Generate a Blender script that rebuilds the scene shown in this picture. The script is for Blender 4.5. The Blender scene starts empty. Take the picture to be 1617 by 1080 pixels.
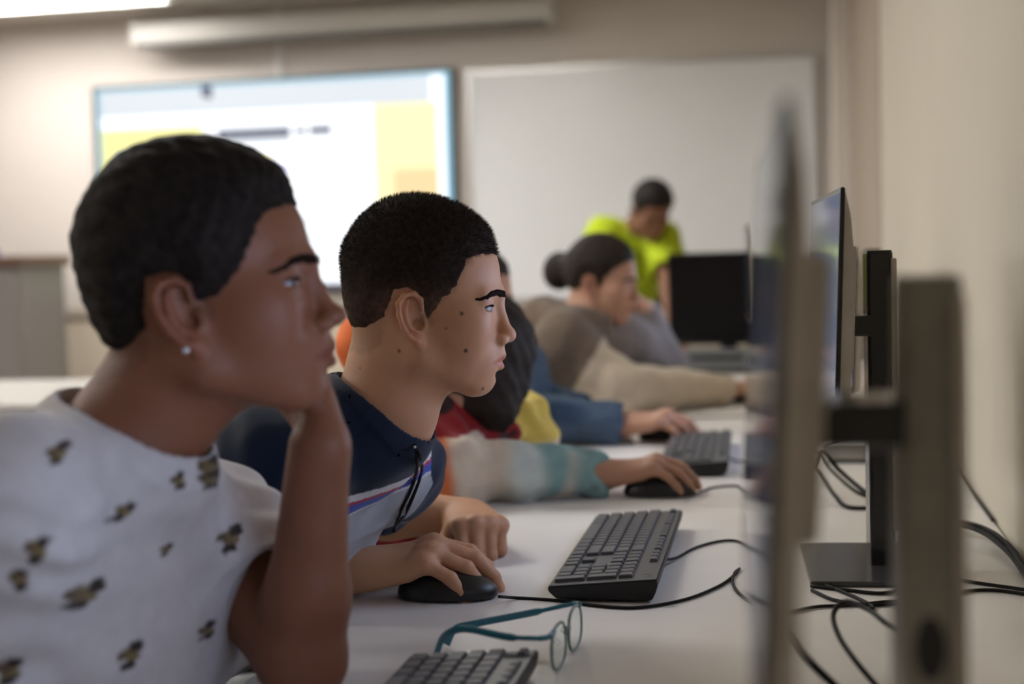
import bpy, bmesh, math, random
import numpy as np
from mathutils import Vector, Matrix
C = bpy.context.scene.collection
PI = math.pi
# ---------------------------------------------------------------- camera, world, lights, exposure
CAMLOC = np.array([0, 0, 1.14])
_yaw, _pitch, _roll, _F = math.radians(11.1), math.radians(-3.44), -.028, 2246.
def _rx(a): c, s = math.cos(a), math.sin(a); return np.array([[1,0,0],[0,c,-s],[0,s,c]])
def _rz(a): c, s = math.cos(a), math.sin(a); return np.array([[c,-s,0],[s,c,0],[0,0,1]])
RC = _rz(_yaw) @ _rx(PI/2+_pitch) @ _rz(_roll)
cd = bpy.data.cameras.new('camera'); cam = bpy.data.objects.new('camera', cd); C.objects.link(cam)
cd.sensor_width = 36; cd.lens = _F/1617*36; cd.clip_start = .02; cd.clip_end = 60
cam.matrix_world = Matrix(RC.tolist()).to_4x4(); cam.location = Vector(CAMLOC)
cd.dof.use_dof = True; cd.dof.focus_distance = 1.66; cd.dof.aperture_fstop = 2.6
sc = bpy.context.scene; sc.camera = cam
sc.view_settings.view_transform = 'Standard'; sc.view_settings.look = 'None'
sc.view_settings.gamma = 1; sc.view_settings.exposure = 0.0; sc.view_settings.use_curve_mapping = False
w = bpy.data.worlds.new('world'); sc.world = w; w.use_nodes = True
w.node_tree.nodes['Background'].inputs[0].default_value = (.5,.5,.55,1); w.node_tree.nodes['Background'].inputs[1].default_value = .2

def ray(px, py): return RC @ np.array([(px-808.5)/_F, -(py-540)/_F, -1.])
def atY(px, py, Y): r = ray(px, py); return CAMLOC + r*Y/r[1]
def atZ(px, py, z): r = ray(px, py); return CAMLOC + r*(z-1.14)/r[2]
def atX(px, py, x): r = ray(px, py); return CAMLOC + r*x/r[0]

# ---------------------------------------------------------------- tagging
def tag(o, label=None, cat=None, group=None, kind=None):
    if label: o['label'] = label
    if cat: o['category'] = cat
    if group: o['group'] = group
    if kind: o['kind'] = kind
    return o
def thing(name, label, cat, loc=(0,0,0), rotz=0, group=None):
    o = bpy.data.objects.new(name, None); C.objects.link(o); o.location = loc; o.rotation_euler = (0,0,rotz)
    o.empty_display_size = .05
    return tag(o, label, cat, group)
def copy_tree(o, parent=None):
    c = o.copy(); C.objects.link(c); c.parent = parent
    for ch in list(o.children): copy_tree(ch, c)
    return c
def link(name, me, mat=None, parent=None, smooth=False):
    o = bpy.data.objects.new(name, me); C.objects.link(o)
    if mat: me.materials.append(mat)
    if parent: o.parent = parent
    if smooth: me.polygons.foreach_set('use_smooth', [True]*len(me.polygons))
    return o
def obj(name, bm, mat=None, parent=None, smooth=False, loc=None):
    me = bpy.data.meshes.new(name); bmesh.ops.recalc_face_normals(bm, faces=bm.faces[:]); bm.to_mesh(me); bm.free()
    o = link(name, me, mat, parent, smooth)
    if loc is not None: o.location = loc
    return o
def origin(o, p):
    """move the origin of a world-built mesh to p"""
    p = Vector(p); o.data.transform(Matrix.Translation(-p)); o.location = p; return o

# ---------------------------------------------------------------- materials
def nmat(name, col, rough=.5, metal=0, spec=.5, noise=0, nscale=40, bump=0, bscale=60, coat=0, emis=None, es=0, trans=0, ior=1.45, sheen=0, sss=0):
    m = bpy.data.materials.new(name); m.use_nodes = True; nt = m.node_tree; b = nt.nodes['Principled BSDF']
    b.inputs['Base Color'].default_value = (*col, 1); b.inputs['Roughness'].default_value = rough
    b.inputs['Metallic'].default_value = metal; b.inputs['Specular IOR Level'].default_value = spec
    b.inputs['Coat Weight'].default_value = coat; b.inputs['Transmission Weight'].default_value = trans; b.inputs['IOR'].default_value = ior
    b.inputs['Sheen Weight'].default_value = sheen
    if sss: b.inputs['Subsurface Weight'].default_value = sss; b.inputs['Subsurface Radius'].default_value = (.012,.005,.003); b.inputs['Subsurface Scale'].default_value = 1
    if emis: b.inputs['Emission Color'].default_value = (*emis, 1); b.inputs['Emission Strength'].default_value = es
    tc = nt.nodes.new('ShaderNodeTexCoord')
    if noise:
        n = nt.nodes.new('ShaderNodeTexNoise'); n.inputs['Scale'].default_value = nscale; n.inputs['Detail'].default_value = 6
        nt.links.new(tc.outputs['Object'], n.inputs['Vector'])
        r = nt.nodes.new('ShaderNodeValToRGB'); r.color_ramp.elements[0].position = .3; r.color_ramp.elements[1].position = .7
        r.color_ramp.elements[0].color = (*[c*(1-noise) for c in col], 1); r.color_ramp.elements[1].color = (*[min(1, c*(1+noise)) for c in col], 1)
        nt.links.new(n.outputs['Fac'], r.inputs['Fac']); nt.links.new(r.outputs['Color'], b.inputs['Base Color'])
    if bump:
        n = nt.nodes.new('ShaderNodeTexNoise'); n.inputs['Scale'].default_value = bscale; n.inputs['Detail'].default_value = 4
        nt.links.new(tc.outputs['Object'], n.inputs['Vector'])
        bu = nt.nodes.new('ShaderNodeBump'); bu.inputs['Strength'].default_value = bump; bu.inputs['Distance'].default_value = .002
        nt.links.new(n.outputs['Fac'], bu.inputs['Height']); nt.links.new(bu.outputs['Normal'], b.inputs['Normal'])
    return m
def vmat(name, rough=.5, spec=.4, bump=.1, bscale=400, sss=0, sheen=0, vary=.06, vscale=60):
    """base colour from the mesh colour attribute (the dye or pigment of the thing), with a little mottling"""
    m = nmat(name, (.5,.5,.5), rough, spec=spec, bump=bump, bscale=bscale, sss=sss, sheen=sheen); nt = m.node_tree; b = nt.nodes['Principled BSDF']
    a = nt.nodes.new('ShaderNodeAttribute'); a.attribute_name = 'Col'
    tc = nt.nodes.new('ShaderNodeTexCoord'); n = nt.nodes.new('ShaderNodeTexNoise'); n.inputs['Scale'].default_value = vscale; n.inputs['Detail'].default_value = 5
    nt.links.new(tc.outputs['Object'], n.inputs['Vector'])
    mr = nt.nodes.new('ShaderNodeMapRange'); mr.inputs[3].default_value = 1-vary; mr.inputs[4].default_value = 1+vary; mr.inputs[1].default_value = .3; mr.inputs[2].default_value = .7
    nt.links.new(n.outputs['Fac'], mr.inputs[0])
    mx = nt.nodes.new('ShaderNodeVectorMath'); mx.operation = 'SCALE'
    nt.links.new(a.outputs['Color'], mx.inputs[0]); nt.links.new(mr.outputs[0], mx.inputs['Scale']); nt.links.new(mx.outputs[0], b.inputs['Base Color'])
    return m

# ---------------------------------------------------------------- simple mesh builders
def box(bm, x0, x1, y0, y1, z0, z1, bev=0, M=None):
    vs = [bm.verts.new((x,y,z)) for x in (x0,x1) for y in (y0,y1) for z in (z0,z1)]
    fs = [bm.faces.new([vs[i] for i in q]) for q in ((0,1,3,2),(4,6,7,5),(0,4,5,1),(2,3,7,6),(0,2,6,4),(1,5,7,3))]
    if bev:
        es = list({e for f in fs for e in f.edges})
        r = bmesh.ops.bevel(bm, geom=es, offset=bev, segments=2, affect='EDGES', profile=.6)
        vs = list({v for f in r['faces'] for v in f.verts} | {v for v in vs if v.is_valid})
    if M is not None: bmesh.ops.transform(bm, matrix=M, verts=[v for v in vs if v.is_valid])
    return bm
def prism(bm, pts, a, b, axis='y'):
    """closed outline pts (2-D) swept from a to b along axis"""
    def P(u, v, t): return {'y':(u,t,v), 'x':(t,u,v), 'z':(u,v,t)}[axis]
    A = [bm.verts.new(P(u,v,a)) for u,v in pts]; B = [bm.verts.new(P(u,v,b)) for u,v in pts]; n = len(pts)
    bm.faces.new(A); bm.faces.new(B[::-1])
    for i in range(n): bm.faces.new((A[i], A[(i+1)%n], B[(i+1)%n], B[i]))
    return bm
def smoothpath(P, n=8):
    """Catmull-Rom through control points"""
    P = [np.array(p, float) for p in P]; P = [2*P[0]-P[1]] + P + [2*P[-1]-P[-2]]; out = []
    for i in range(1, len(P)-2):
        for t in np.linspace(0, 1, n, endpoint=False):
            a, b, c, d = P[i-1:i+3]
            out.append(.5*((2*b)+(c-a)*t+(2*a-5*b+4*c-d)*t*t+(3*b-a-3*c+d)*t**3))
    out.append(P[-2]); return out
def tube(bm, pts, r, seg=8, closed=False):
    pts = [Vector(p) for p in pts]; n = len(pts); rings = []; up = Vector((0,0,1)); prev = None
    for i, p in enumerate(pts):
        if closed: t = pts[(i+1)%n]-pts[i-1]
        else: t = pts[min(i+1,n-1)]-pts[max(i-1,0)]
        if t.length < 1e-9: t = Vector((1,0,0))
        t.normalize()
        u = (prev if prev is not None else (up if abs(t.z)<.9 else Vector((1,0,0)))); u = (u - t*u.dot(t))
        if u.length < 1e-6: u = t.orthogonal()
        u.normalize(); prev = u; v = t.cross(u)
        rr = r[i] if hasattr(r, '__len__') else r
        ra, rb = rr if isinstance(rr, tuple) else (rr, rr)
        rings.append([bm.verts.new(p + u*math.cos(a)*ra + v*math.sin(a)*rb) for a in [2*PI*k/seg for k in range(seg)]])
    m = n if closed else n-1
    for i in range(m):
        A, B = rings[i], rings[(i+1)%n]
        for k in range(seg): bm.faces.new((A[k], A[(k+1)%seg], B[(k+1)%seg], B[k]))
    if not closed: bm.faces.new(rings[0][::-1]); bm.faces.new(rings[-1])
    return bm

# ---------------------------------------------------------------- signed-distance modelling (organic shapes)
class Cap:   # tapered capsule, optional flattening along an axis
    def __init__(s, a, b, ra, rb=None, flat=None, f=1.):
        s.a = np.array(a, float); s.b = np.array(b, float); s.ra = ra; s.rb = ra if rb is None else rb
        s.ax = None if flat is None else np.array(flat, float)/np.linalg.norm(flat); s.f = f
        s.c = (s.a+s.b)/2; s.R = np.linalg.norm(s.b-s.a)/2 + max(s.ra, s.rb)*max(1, f)
    def d(s, P):
        ab = s.b-s.a; L = ab@ab; q = P-s.a; t = np.clip(q@ab/max(L,1e-12), 0, 1); q = q-t[:,None]*ab
        if s.ax is not None:
            k = q@s.ax; q = q+np.outer(k*(1/s.f-1), s.ax)
            return (np.sqrt((q*q).sum(1))-(s.ra+(s.rb-s.ra)*t))*min(1, s.f)
        return np.sqrt((q*q).sum(1))-(s.ra+(s.rb-s.ra)*t)
class Ell:   # ellipsoid with rotation matrix columns = axes
    def __init__(s, c, r, M=None):
        s.c = np.array(c, float); s.r = np.array(r, float); s.M = np.eye(3) if M is None else np.array(M, float); s.R = max(r)
    def d(s, P):
        q = (P-s.c)@s.M; k0 = np.sqrt(((q/s.r)**2).sum(1)); k1 = np.sqrt(((q/s.r**2)**2).sum(1))
        return np.where(k1 > 1e-9, k0*(k0-1)/np.maximum(k1,1e-9), -min(s.r))
class Pl:    # half space  (negative on the side the normal points away from)
    def __init__(s, p, n): s.p = np.array(p, float); s.n = np.array(n, float)/np.linalg.norm(n); s.c = s.p; s.R = 1e9
    def d(s, P): return (P-s.p)@s.n
class Fn:
    def __init__(s, f, c=(0,0,0), R=1e9): s.f = f; s.c = np.array(c, float); s.R = R
    def d(s, P): return s.f(P)
def xf(pr, M, t, s=1.):
    """transform a primitive by rotation M, scale s, translation t"""
    M = np.array(M); t = np.array(t)
    if isinstance(pr, Cap): return Cap(M@(pr.a*s)+t, M@(pr.b*s)+t, pr.ra*s, pr.rb*s, None if pr.ax is None else M@pr.ax, pr.f)
    if isinstance(pr, Ell): return Ell(M@(pr.c*s)+t, pr.r*s, M@pr.M)
    if isinstance(pr, Pl): return Pl(M@(pr.p*s)+t, M@pr.n)
    if isinstance(pr, Fn): return Fn(lambda P, g=pr: g.f(((P-t)@M)/s)*s, M@(pr.c*s)+t, pr.R*s)
def smin(a, b, k):
    if k <= 0: return np.minimum(a, b)
    h = np.maximum(k-np.abs(a-b), 0)/k; return np.minimum(a, b)-h*h*k*.25
def smax(a, b, k): return -smin(-a, -b, k)
def seval(ops, P, rad=None, cen=None):
    d = np.full(len(P), 1.0)
    for op, pr, k in ops:
        if cen is not None and pr.R < 1e8 and op != '*':
            if np.linalg.norm(pr.c-cen)-pr.R > rad+.03+k: continue
        if op == '+': d = smin(d, pr.d(P), k)
        elif op == '-': d = smax(d, -pr.d(P), k)
        elif op == '*': d = smax(d, pr.d(P), k)
        elif op == 'w': d = d + pr.d(P)
    return d
def surf(ops, lo, hi, h, N=20):
    """naive surface nets over blocks"""
    lo = np.array(lo, float); hi = np.array(hi, float); nb = np.ceil((hi-lo)/(h*N)).astype(int)
    ids, V, Q = [], [], []; dims = nb*N+3
    gid = lambda i,j,k: (i*dims[1]+j)*dims[2]+k
    g = np.arange(N+1); GI, GJ, GK = np.meshgrid(g, g, g, indexing='ij')
    G = np.stack([GI.ravel(), GJ.ravel(), GK.ravel()], 1)
    off = np.array([(a,b,c) for a in (0,1) for b in (0,1) for c in (0,1)])
    E = [(0,1),(2,3),(4,5),(6,7),(0,2),(1,3),(4,6),(5,7),(0,4),(1,5),(2,6),(3,7)]
    half = h*N/2; rad = half*math.sqrt(3)
    for bi in range(nb[0]):
        for bj in range(nb[1]):
            for bk in range(nb[2]):
                o = np.array([bi,bj,bk])*N; cen = lo+(o+N/2)*h
                act = [x for x in ops if x[0]=='+' and np.linalg.norm(x[1].c-cen)-x[1].R < rad+.02]
                if not act: continue
                dc = seval(ops, cen[None], rad, cen)[0]
                if abs(dc) > rad*1.6+.012: continue
                D = seval(ops, lo+(G+o)*h, rad, cen).reshape(N+1,N+1,N+1); S = D < 0
                if S.all() or not S.any(): continue
                cnt = sum(S[a:N+a,b:N+b,c:N+c].astype(np.int8) for a,b,c in off)
                cells = np.argwhere((cnt>0)&(cnt<8))
                if len(cells):
                    cv = np.stack([D[cells[:,0]+a, cells[:,1]+b, cells[:,2]+c] for a,b,c in off], 1)
                    acc = np.zeros((len(cells),3)); n = np.zeros(len(cells))
                    for a, b in E:
                        va, vb = cv[:,a], cv[:,b]; m = (va<0)!=(vb<0); t = np.where(m, va/np.where(m, va-vb, 1), 0)
                        acc += m[:,None]*(off[a]+t[:,None]*(off[b]-off[a])); n += m
                    V.append(lo+(cells+o+acc/n[:,None])*h); cc = cells+o+1; ids.append(gid(cc[:,0],cc[:,1],cc[:,2]))
                for ax in range(3):
                    sl0 = [slice(0,N)]*3; sl1 = [slice(0,N)]*3; sl1[ax] = slice(1,N+1)
                    a, b = S[tuple(sl0)], S[tuple(sl1)]; e = np.argwhere(a!=b)
                    if not len(e): continue
                    fl = a[e[:,0],e[:,1],e[:,2]]; c0 = e+o+1; u, v = [(1,2),(2,0),(0,1)][ax]
                    du = np.zeros(3,int); du[u] = 1; dv = np.zeros(3,int); dv[v] = 1
                    qs = [c0, c0-du, c0-du-dv, c0-dv]; q = np.stack([gid(x[:,0],x[:,1],x[:,2]) for x in qs], 1)
                    q[~fl] = q[~fl][:,::-1]; Q.append(q)
    ids = np.concatenate(ids); V = np.concatenate(V); Q = np.concatenate(Q)
    s = np.argsort(ids); ids = ids[s]; V = V[s]
    idx = np.searchsorted(ids, Q); idx = np.clip(idx, 0, len(ids)-1); ok = (ids[idx]==Q).all(1)
    return V, idx[ok]
def npmesh(name, V, Q, col=None):
    me = bpy.data.meshes.new(name); me.vertices.add(len(V)); me.vertices.foreach_set('co', V.astype(np.float32).ravel())
    n, k = Q.shape; me.loops.add(n*k); me.loops.foreach_set('vertex_index', Q.astype(np.int32).ravel()); me.polygons.add(n)
    me.polygons.foreach_set('loop_start', np.arange(0, n*k, k, dtype=np.int32)); me.polygons.foreach_set('loop_total', np.full(n, k, dtype=np.int32))
    me.update(); me.validate()
    if col is not None:
        a = me.color_attributes.new('Col', 'FLOAT_COLOR', 'POINT'); c = np.ones((len(V),4), np.float32); c[:,:3] = col; a.data.foreach_set('color', c.ravel())
    return me
def bounds(ops, pad=.02):
    ps = [x[1] for x in ops if x[0]=='+' and x[1].R < 1e8]
    return np.min([p.c-p.R for p in ps], 0)-pad, np.max([p.c+p.R for p in ps], 0)+pad
def sdfobj(name, ops, h, mat, parent=None, col=None, org=None, lohi=None):
    lo, hi = lohi if lohi else bounds(ops)
    V, Q = surf(ops, lo, hi, h)
    c = None if col is None else col(V)
    if org is not None: V = V-np.array(org)
    o = link(name, npmesh(name, V, Q, c), mat, None, True)
    if parent is not None: o.parent = parent
    elif org is not None: o.location = org
    return o
def vnoise(P, s, seed=0):
    """cheap smooth 3-D noise in -1..1 made of rotated sines"""
    rs = np.random.RandomState(seed); d = np.zeros(len(P))
    for i in range(6):
        k = rs.randn(3); k *= s*(.6+.8*rs.rand())/np.linalg.norm(k); d += np.sin(P@k+rs.rand()*7)
    return d/3.5
def polysd(pts):
    """signed distance to a 2-D polygon, negative inside"""
    pts = np.array(pts, float)
    def f(u, v):
        d = np.full(len(u), 1e9); ins = np.zeros(len(u), bool); n = len(pts)
        for i in range(n):
            a, b = pts[i], pts[(i+1)%n]; e = b-a; wx, wy = u-a[0], v-a[1]
            t = np.clip((wx*e[0]+wy*e[1])/(e@e), 0, 1); d = np.minimum(d, (wx-t*e[0])**2+(wy-t*e[1])**2)
            c = ((a[1]>v)!=(b[1]>v)); ins ^= c & (u < (b[0]-a[0])*(v-a[1])/((b[1]-a[1]) if b[1]!=a[1] else 1e-12)+a[0])
        d = np.sqrt(d); return np.where(ins, -d, d)
    return f
def eul(yaw=0, pitch=0, roll=0):
    """head/hand frame: x forward, y left, z up; degrees; pitch>0 looks down"""
    y, p, r = map(math.radians, (yaw, pitch, roll))
    Ry = np.array([[math.cos(p),0,math.sin(p)],[0,1,0],[-math.sin(p),0,math.cos(p)]])
    return _rz(y) @ Ry @ _rx(r)
# ---------------------------------------------------------------- people: head, hand, hair
mm = .001
def head_ops(nose=1., lip=1., ears=True, jaw=1., face_only=False):
    """local head, metres; x forward, y left, z up"""
    o = []
    A = lambda pr, k: o.append(('+', pr, k*mm)); S = lambda pr, k: o.append(('-', pr, k*mm))
    E = lambda c, r, M=None: Ell(np.array(c)*mm, np.array(r)*mm, M); K = lambda a, b, ra, rb=None, flat=None, f=1: Cap(np.array(a)*mm, np.array(b)*mm, ra*mm, (ra if rb is None else rb)*mm, flat, f)
    A(E((-9,0,38),(80,72,74)), 0)
    A(E((22,0,24),(66,60,66)), 20)
    A(E((-24,0,-4),(60,62,52)), 20)
    A(E((34,0,-30),(50,52,58)), 20)
    for s in (1,-1):
        A(E((46,s*38,-26),(28,20,22)), 24); A(E((34,s*34,-52),(34,21,32)), 22)
        A(K((-8,s*50,-38),(-2,s*49,-66),14,13), 20)
        A(K((-2,s*49,-66),(56,s*19,-98*jaw),13,13), 22)
    A(E((64,0,-97*jaw),(17,20,15)), 18)
    A(E((34,0,-74),(46,40,28)), 20)
    A(E((62,0,-66),(26,27,30)), 16)
    for s in (1,-1):
        A(K((83,s*7,5),(70,s*38,5),6.5,3.5), 16)
        S(E((95,s*31,-9),(14,19,10)), 14)
        A(E((66.5,s*31,-10),(14.5,15.5,13.5)), 6)
        S(E((66.5+11*math.cos(.35),s*(31+11*math.sin(.35)),-10.5),(11,13.5,3.5), eul(s*20,0,0)), 1.2)
        A(E((66.8,s*30.5,-11),(12.4,12.4,12.4)), .3)
    # nose
    A(K((85,0,-4),(95,0,-38),5.5,7), 9)
    A(E((97*(1+.02*(nose-1)),0,-43),(10*nose,9.5*nose,8.5)), 7)
    for s in (1,-1):
        A(E((89,s*11*nose,-48),(9,6.5,6.5)), 5)
        S(E((94,s*6,-54),(4,3,4)), 2)
    # lips
    A(E((80,0,-60),(13,14,10)), 8)
    for s in (1,-1):
        A(K((90,0,-66),(76,s*21,-72),4.4*lip,2.6), 4)
        A(K((87.5,0,-80),(76,s*19,-74),5.2*lip,2.6), 4)
        S(K((96,0,-72.8),(78,s*22,-73.4),1.1,.8), 2)
    S(E((92,0,-89),(9,16,4.5)), 7)
    if ears:
        for s in (1,-1):
            # the auricle, tilted back and standing off the skull
            M = eul(s*-24, -12, 0); c = np.array((-9, s*66, -22))
            W = lambda u, v, wv: c + M@np.array((u, s*wv, v))
            A(Ell(W(0,0,2)*mm, np.array((15,5,25))*mm, M), 5)
            S(Ell(W(3,2,9)*mm, np.array((11,7,20))*mm, M), 3)
            pts = [(11,9),(12,20),(5,28),(-6,28.5),(-14,21),(-16,8),(-14,-6),(-9,-18),(-1,-25)]
            for i in range(len(pts)-1): A(Cap(W(*pts[i],8.5)*mm, W(*pts[i+1],8.5)*mm, 3.0*mm, 3.0*mm), 2.0)
            pts = [(-1,22),(-7,13),(-8,1),(-5,-9),(2,-14)]
            for i in range(len(pts)-1): A(Cap(W(*pts[i],5)*mm, W(*pts[i+1],5.5)*mm, 2.3*mm, 2.3*mm), 2)
            A(Ell(W(2,-26,5)*mm, np.array((8,4.2,9.5))*mm, M), 3)
            A(Ell(W(12,-6,5)*mm, np.array((4,4,6))*mm, M), 4)
            S(Ell(W(5,-7,6)*mm, np.array((6,8,7))*mm, M), 1.5)
    return o
def place(ops, M, t, s=1.): return [(a, xf(p, M, t, s), k*s) for a, p, k in ops]
def skull_ops(): return head_ops(ears=False)

def hand_ops(W, M, side=1, curl=((20,25,15),)*4, spread=(6,2,-3,-9), thumb=(35,10,20,20), s=1., palm_bend=0):
    """W wrist point, M frame (x towards the fingers, y towards the thumb, z back of the hand). side +1 when x cross y = z, -1 mirrored"""
    o = []; W = np.array(W, float); M = np.array(M, float)
    L = lambda p: W + M@(np.array(p, float)*mm*s)
    A = lambda pr, k: o.append(('+', pr, k*mm*s))
    mcp = [(88,27,2),(92,9,5),(88,-9,4),(80,-25,0)]; rad = [9.2,9.6,9.0,8.0]
    lens = [(42,25,20),(46,29,21),(42,27,21),(33,20,18)]
    A(Cap(L((-20,0,0)), L((18,0,0)), 27*mm*s, 28*mm*s, M[:,2], .68), 0)
    for i in range(4):
        m = mcp[i]; A(Cap(L((12, m[1]*.55, 0)), L((m[0], m[1], m[2]-3)), 15*mm*s, 11.5*mm*s, M[:,2], .85), 12)
    A(Cap(L((22,20,-6)), L((52,30,-9)), 15*mm*s, 11*mm*s), 14)   # thumb muscle
    A(Cap(L((22,-18,-5)), L((60,-24,-6)), 12*mm*s, 10*mm*s), 12)
    tips = []
    for i in range(4):
        c = curl[i] if len(curl) > 1 else curl[0]; sp = math.radians(spread[i]); p = np.array(mcp[i], float); a = 0; r = rad[i]
        A(Cap(L(p+np.array((-6,0,0))), L(p), 10*mm*s, 10*mm*s), 8)
        for j in range(3):
            a += math.radians(c[j]); d = np.array((math.cos(a)*math.cos(sp), math.cos(a)*math.sin(sp), -math.sin(a)))
            q = p + d*lens[i][j]; r0, r1 = r*(1,.93,.86)[j], r*(.93,.86,.74)[j]
            if j == 2: q = p + d*(lens[i][j]-r1)
            A(Cap(L(p), L(q), r0*mm*s, r1*mm*s), 2.0 if j else 5)
            A(Ell(L(p), np.array((1,1,1))*(r0*.98)*mm*s), 3)
            p = q
        n = np.array((math.sin(a)*math.cos(sp), math.sin(a)*math.sin(sp), math.cos(a)))
        tips.append((L(p), M@n, M@d, r1*mm*s))
    # thumb
    yv, pv, b1, b2 = [math.radians(x) for x in thumb]
    p = np.array((26,24,-8)); ang = yv
    dirs = []
    for ln, dd in ((40,0),(30,b1),(26,b2)):
        ang -= dd; dirs.append((np.array((math.cos(ang)*math.cos(pv), math.sin(ang)*math.cos(pv), -math.sin(pv))), ln))
    rr = [13,10.5,9.8,8.2]
    for j, (d, ln) in enumerate(dirs):
        q = p + d*ln; A(Cap(L(p), L(q), rr[j]*mm*s, rr[j+1]*mm*s), 8 if j==0 else 2.5); p = q
    tips.append((L(p), M@np.array((-math.sin(ang)*0,0,1.)), M@d, 8.2*mm*s))
    return o, tips
def frame(xdir, zdir, side=1):
    """columns: x = fingers, y = thumb side, z = back of hand. side=+1 right hand?  y = side * (z cross x)"""
    x = np.array(xdir, float); x /= np.linalg.norm(x); z = np.array(zdir, float); z -= x*(z@x); z /= np.linalg.norm(z)
    return np.stack([x, side*np.cross(z, x), z], 1)
def arm_ops(sh, el, wr, r=(50,40,36,26), s=1.):
    """upper arm and forearm"""
    sh, el, wr = map(lambda p: np.array(p, float), (sh, el, wr)); r = [x*mm*s for x in r]; o = []
    o.append(('+', Cap(sh, el, r[0], r[1]), .03)); f = el+(wr-el)*.3
    o.append(('+', Cap(el, f, r[1]*.95, r[2]*1.06), .02)); o.append(('+', Cap(f, wr, r[2]*1.06, r[3]), .02))
    return o
# ---------------------------------------------------------------- ceiling lamps (one in view, the others added out of view for light)
XL, XR, YB, YF, ZC = -5.2, .287, -2.2, 7.2, 2.49
DZ = .74
m_lampglow = nmat('lamp_diffuser', (.9,.9,.9), emis=(1,.97,.925), es=29)
m_white = nmat('white_enamel', (.75,.75,.72), .4)
def make_lamp(x, y, label):
    t = thing('ceiling_light', label, 'ceiling light', (x,y,ZC), group=None)
    bm = bmesh.new(); box(bm, -.64,.64,-.17,-.15,-.05,0); box(bm, -.64,.64,.15,.17,-.05,0); box(bm, -.64,-.62,-.15,.15,-.05,0); box(bm, .62,.64,-.15,.15,-.05,0); box(bm,-.62,.62,-.15,.15,-.012,0)
    obj('housing', bm, m_white, t); bm = bmesh.new(); box(bm, -.615,.615,-.145,.145,-.042,-.03); obj('diffuser', bm, m_lampglow, t); return t
make_lamp(-3.6, 6.5, 'long ceiling light glowing at the top left of the front wall')
for x, y in ((-3.6,4.4),(-3.6,2.2),(-1.75,5.5),(-1.75,2.8),(-3.6,.6)):  # unseen lamps placed to light the room; one added to brighten the front wall
    tag(make_lamp(x, y, 'added white ceiling light above the room, outside the picture'), group='added ceiling lights over the classroom')
# ---------------------------------------------------------------- room
m_wall = nmat('wall_paint', (.60,.55,.51), .85, spec=.2, noise=.03, nscale=1.5, bump=.08, bscale=120)
m_wallr = nmat('side_wall_paint', (.62,.575,.48), .8, spec=.25, noise=.03, nscale=1.2, bump=.1, bscale=90)
m_dado = nmat('dado_paint', (.56,.49,.39), .8, spec=.2, noise=.03, nscale=2)
m_ceil = nmat('ceiling_paint', (.70,.66,.60), .9, noise=.02)
m_floor = nmat('floor_tiles', (.32,.29,.26), .5, noise=.12, nscale=6)
m_pier = nmat('pier_paint', (.78,.73,.68), .8)
m_tan = nmat('door_paint', (.40,.33,.26), .7)
m_rail = nmat('rail_paint', (.42,.37,.31), .6)
def structure(name, bm, m): return tag(obj(name, bm, m), kind='structure')
bm = bmesh.new(); box(bm, XL-.1, XR+.1, YB-.1, YF+.1, -.1, 0); structure('floor', bm, m_floor)
bm = bmesh.new(); box(bm, XL-.1, XR+.1, YB-.1, YF+.1, ZC, ZC+.1); structure('ceiling', bm, m_ceil)
bm = bmesh.new(); box(bm, XL, XR, YF, YF+.1, .91, ZC); structure('wall_front', bm, m_wall)
bm = bmesh.new(); box(bm, XL, XR, YF, YF+.1, 0, .90); structure('wall_front_lower', bm, m_dado)
bm = bmesh.new(); box(bm, XL, -.02+.24, YF-.018, YF+.02, .88, .92, .003); structure('trim_1', bm, m_rail)
bm = bmesh.new(); box(bm, XR, XR+.1, YB, YF, 0, ZC); structure('wall_right', bm, m_wallr)
bm = bmesh.new(); box(bm, XL-.1, XL, YB, YF, 0, ZC); structure('wall_left', bm, m_wall)
bm = bmesh.new(); box(bm, XL, XR, YB-.1, YB, 0, ZC); structure('wall_back', bm, m_wall)
bm = bmesh.new(); box(bm, .21, XR, 6.62, YF, 0, ZC, .004); structure('trim_2', bm, m_pier)
bm = bmesh.new(); box(bm, XR-.004, XR+.01, 4.62, 6.62, 0, ZC); structure('trim_3', bm, m_tan)
bm = bmesh.new(); box(bm, XL, .2, YF-.015, YF, 0, .08, .003); structure('baseboard_front', bm, m_rail)
# ---------------------------------------------------------------- whiteboard
m_board = nmat('whiteboard_enamel', (.82,.835,.86), .22, spec=.5, noise=.015, nscale=3)
m_alu = nmat('aluminium', (.55,.54,.53), .35, metal=.8)
wb = thing('whiteboard', 'large blank whiteboard with thin aluminium frame on the front wall', 'whiteboard', (-.73, YF-.001, 1.5))
bm = bmesh.new(); box(bm, -.86,.86,-.018,0,-.575,.58); obj('board_panel', bm, m_board, wb)
bm = bmesh.new()
for a in ((-.88,.88,-.026,0,.575,.595),(-.88,.88,-.026,0,-.595,-.572),(-.88,-.86,-.026,0,-.575,.575),(.86,.88,-.026,0,-.575,.575)): box(bm, *a)
obj('frame', bm, m_alu, wb)
bm = bmesh.new(); box(bm, -.5,.5,-.07,-.02,-.605,-.59,.003); obj('pen_tray', bm, m_alu, wb)
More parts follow.
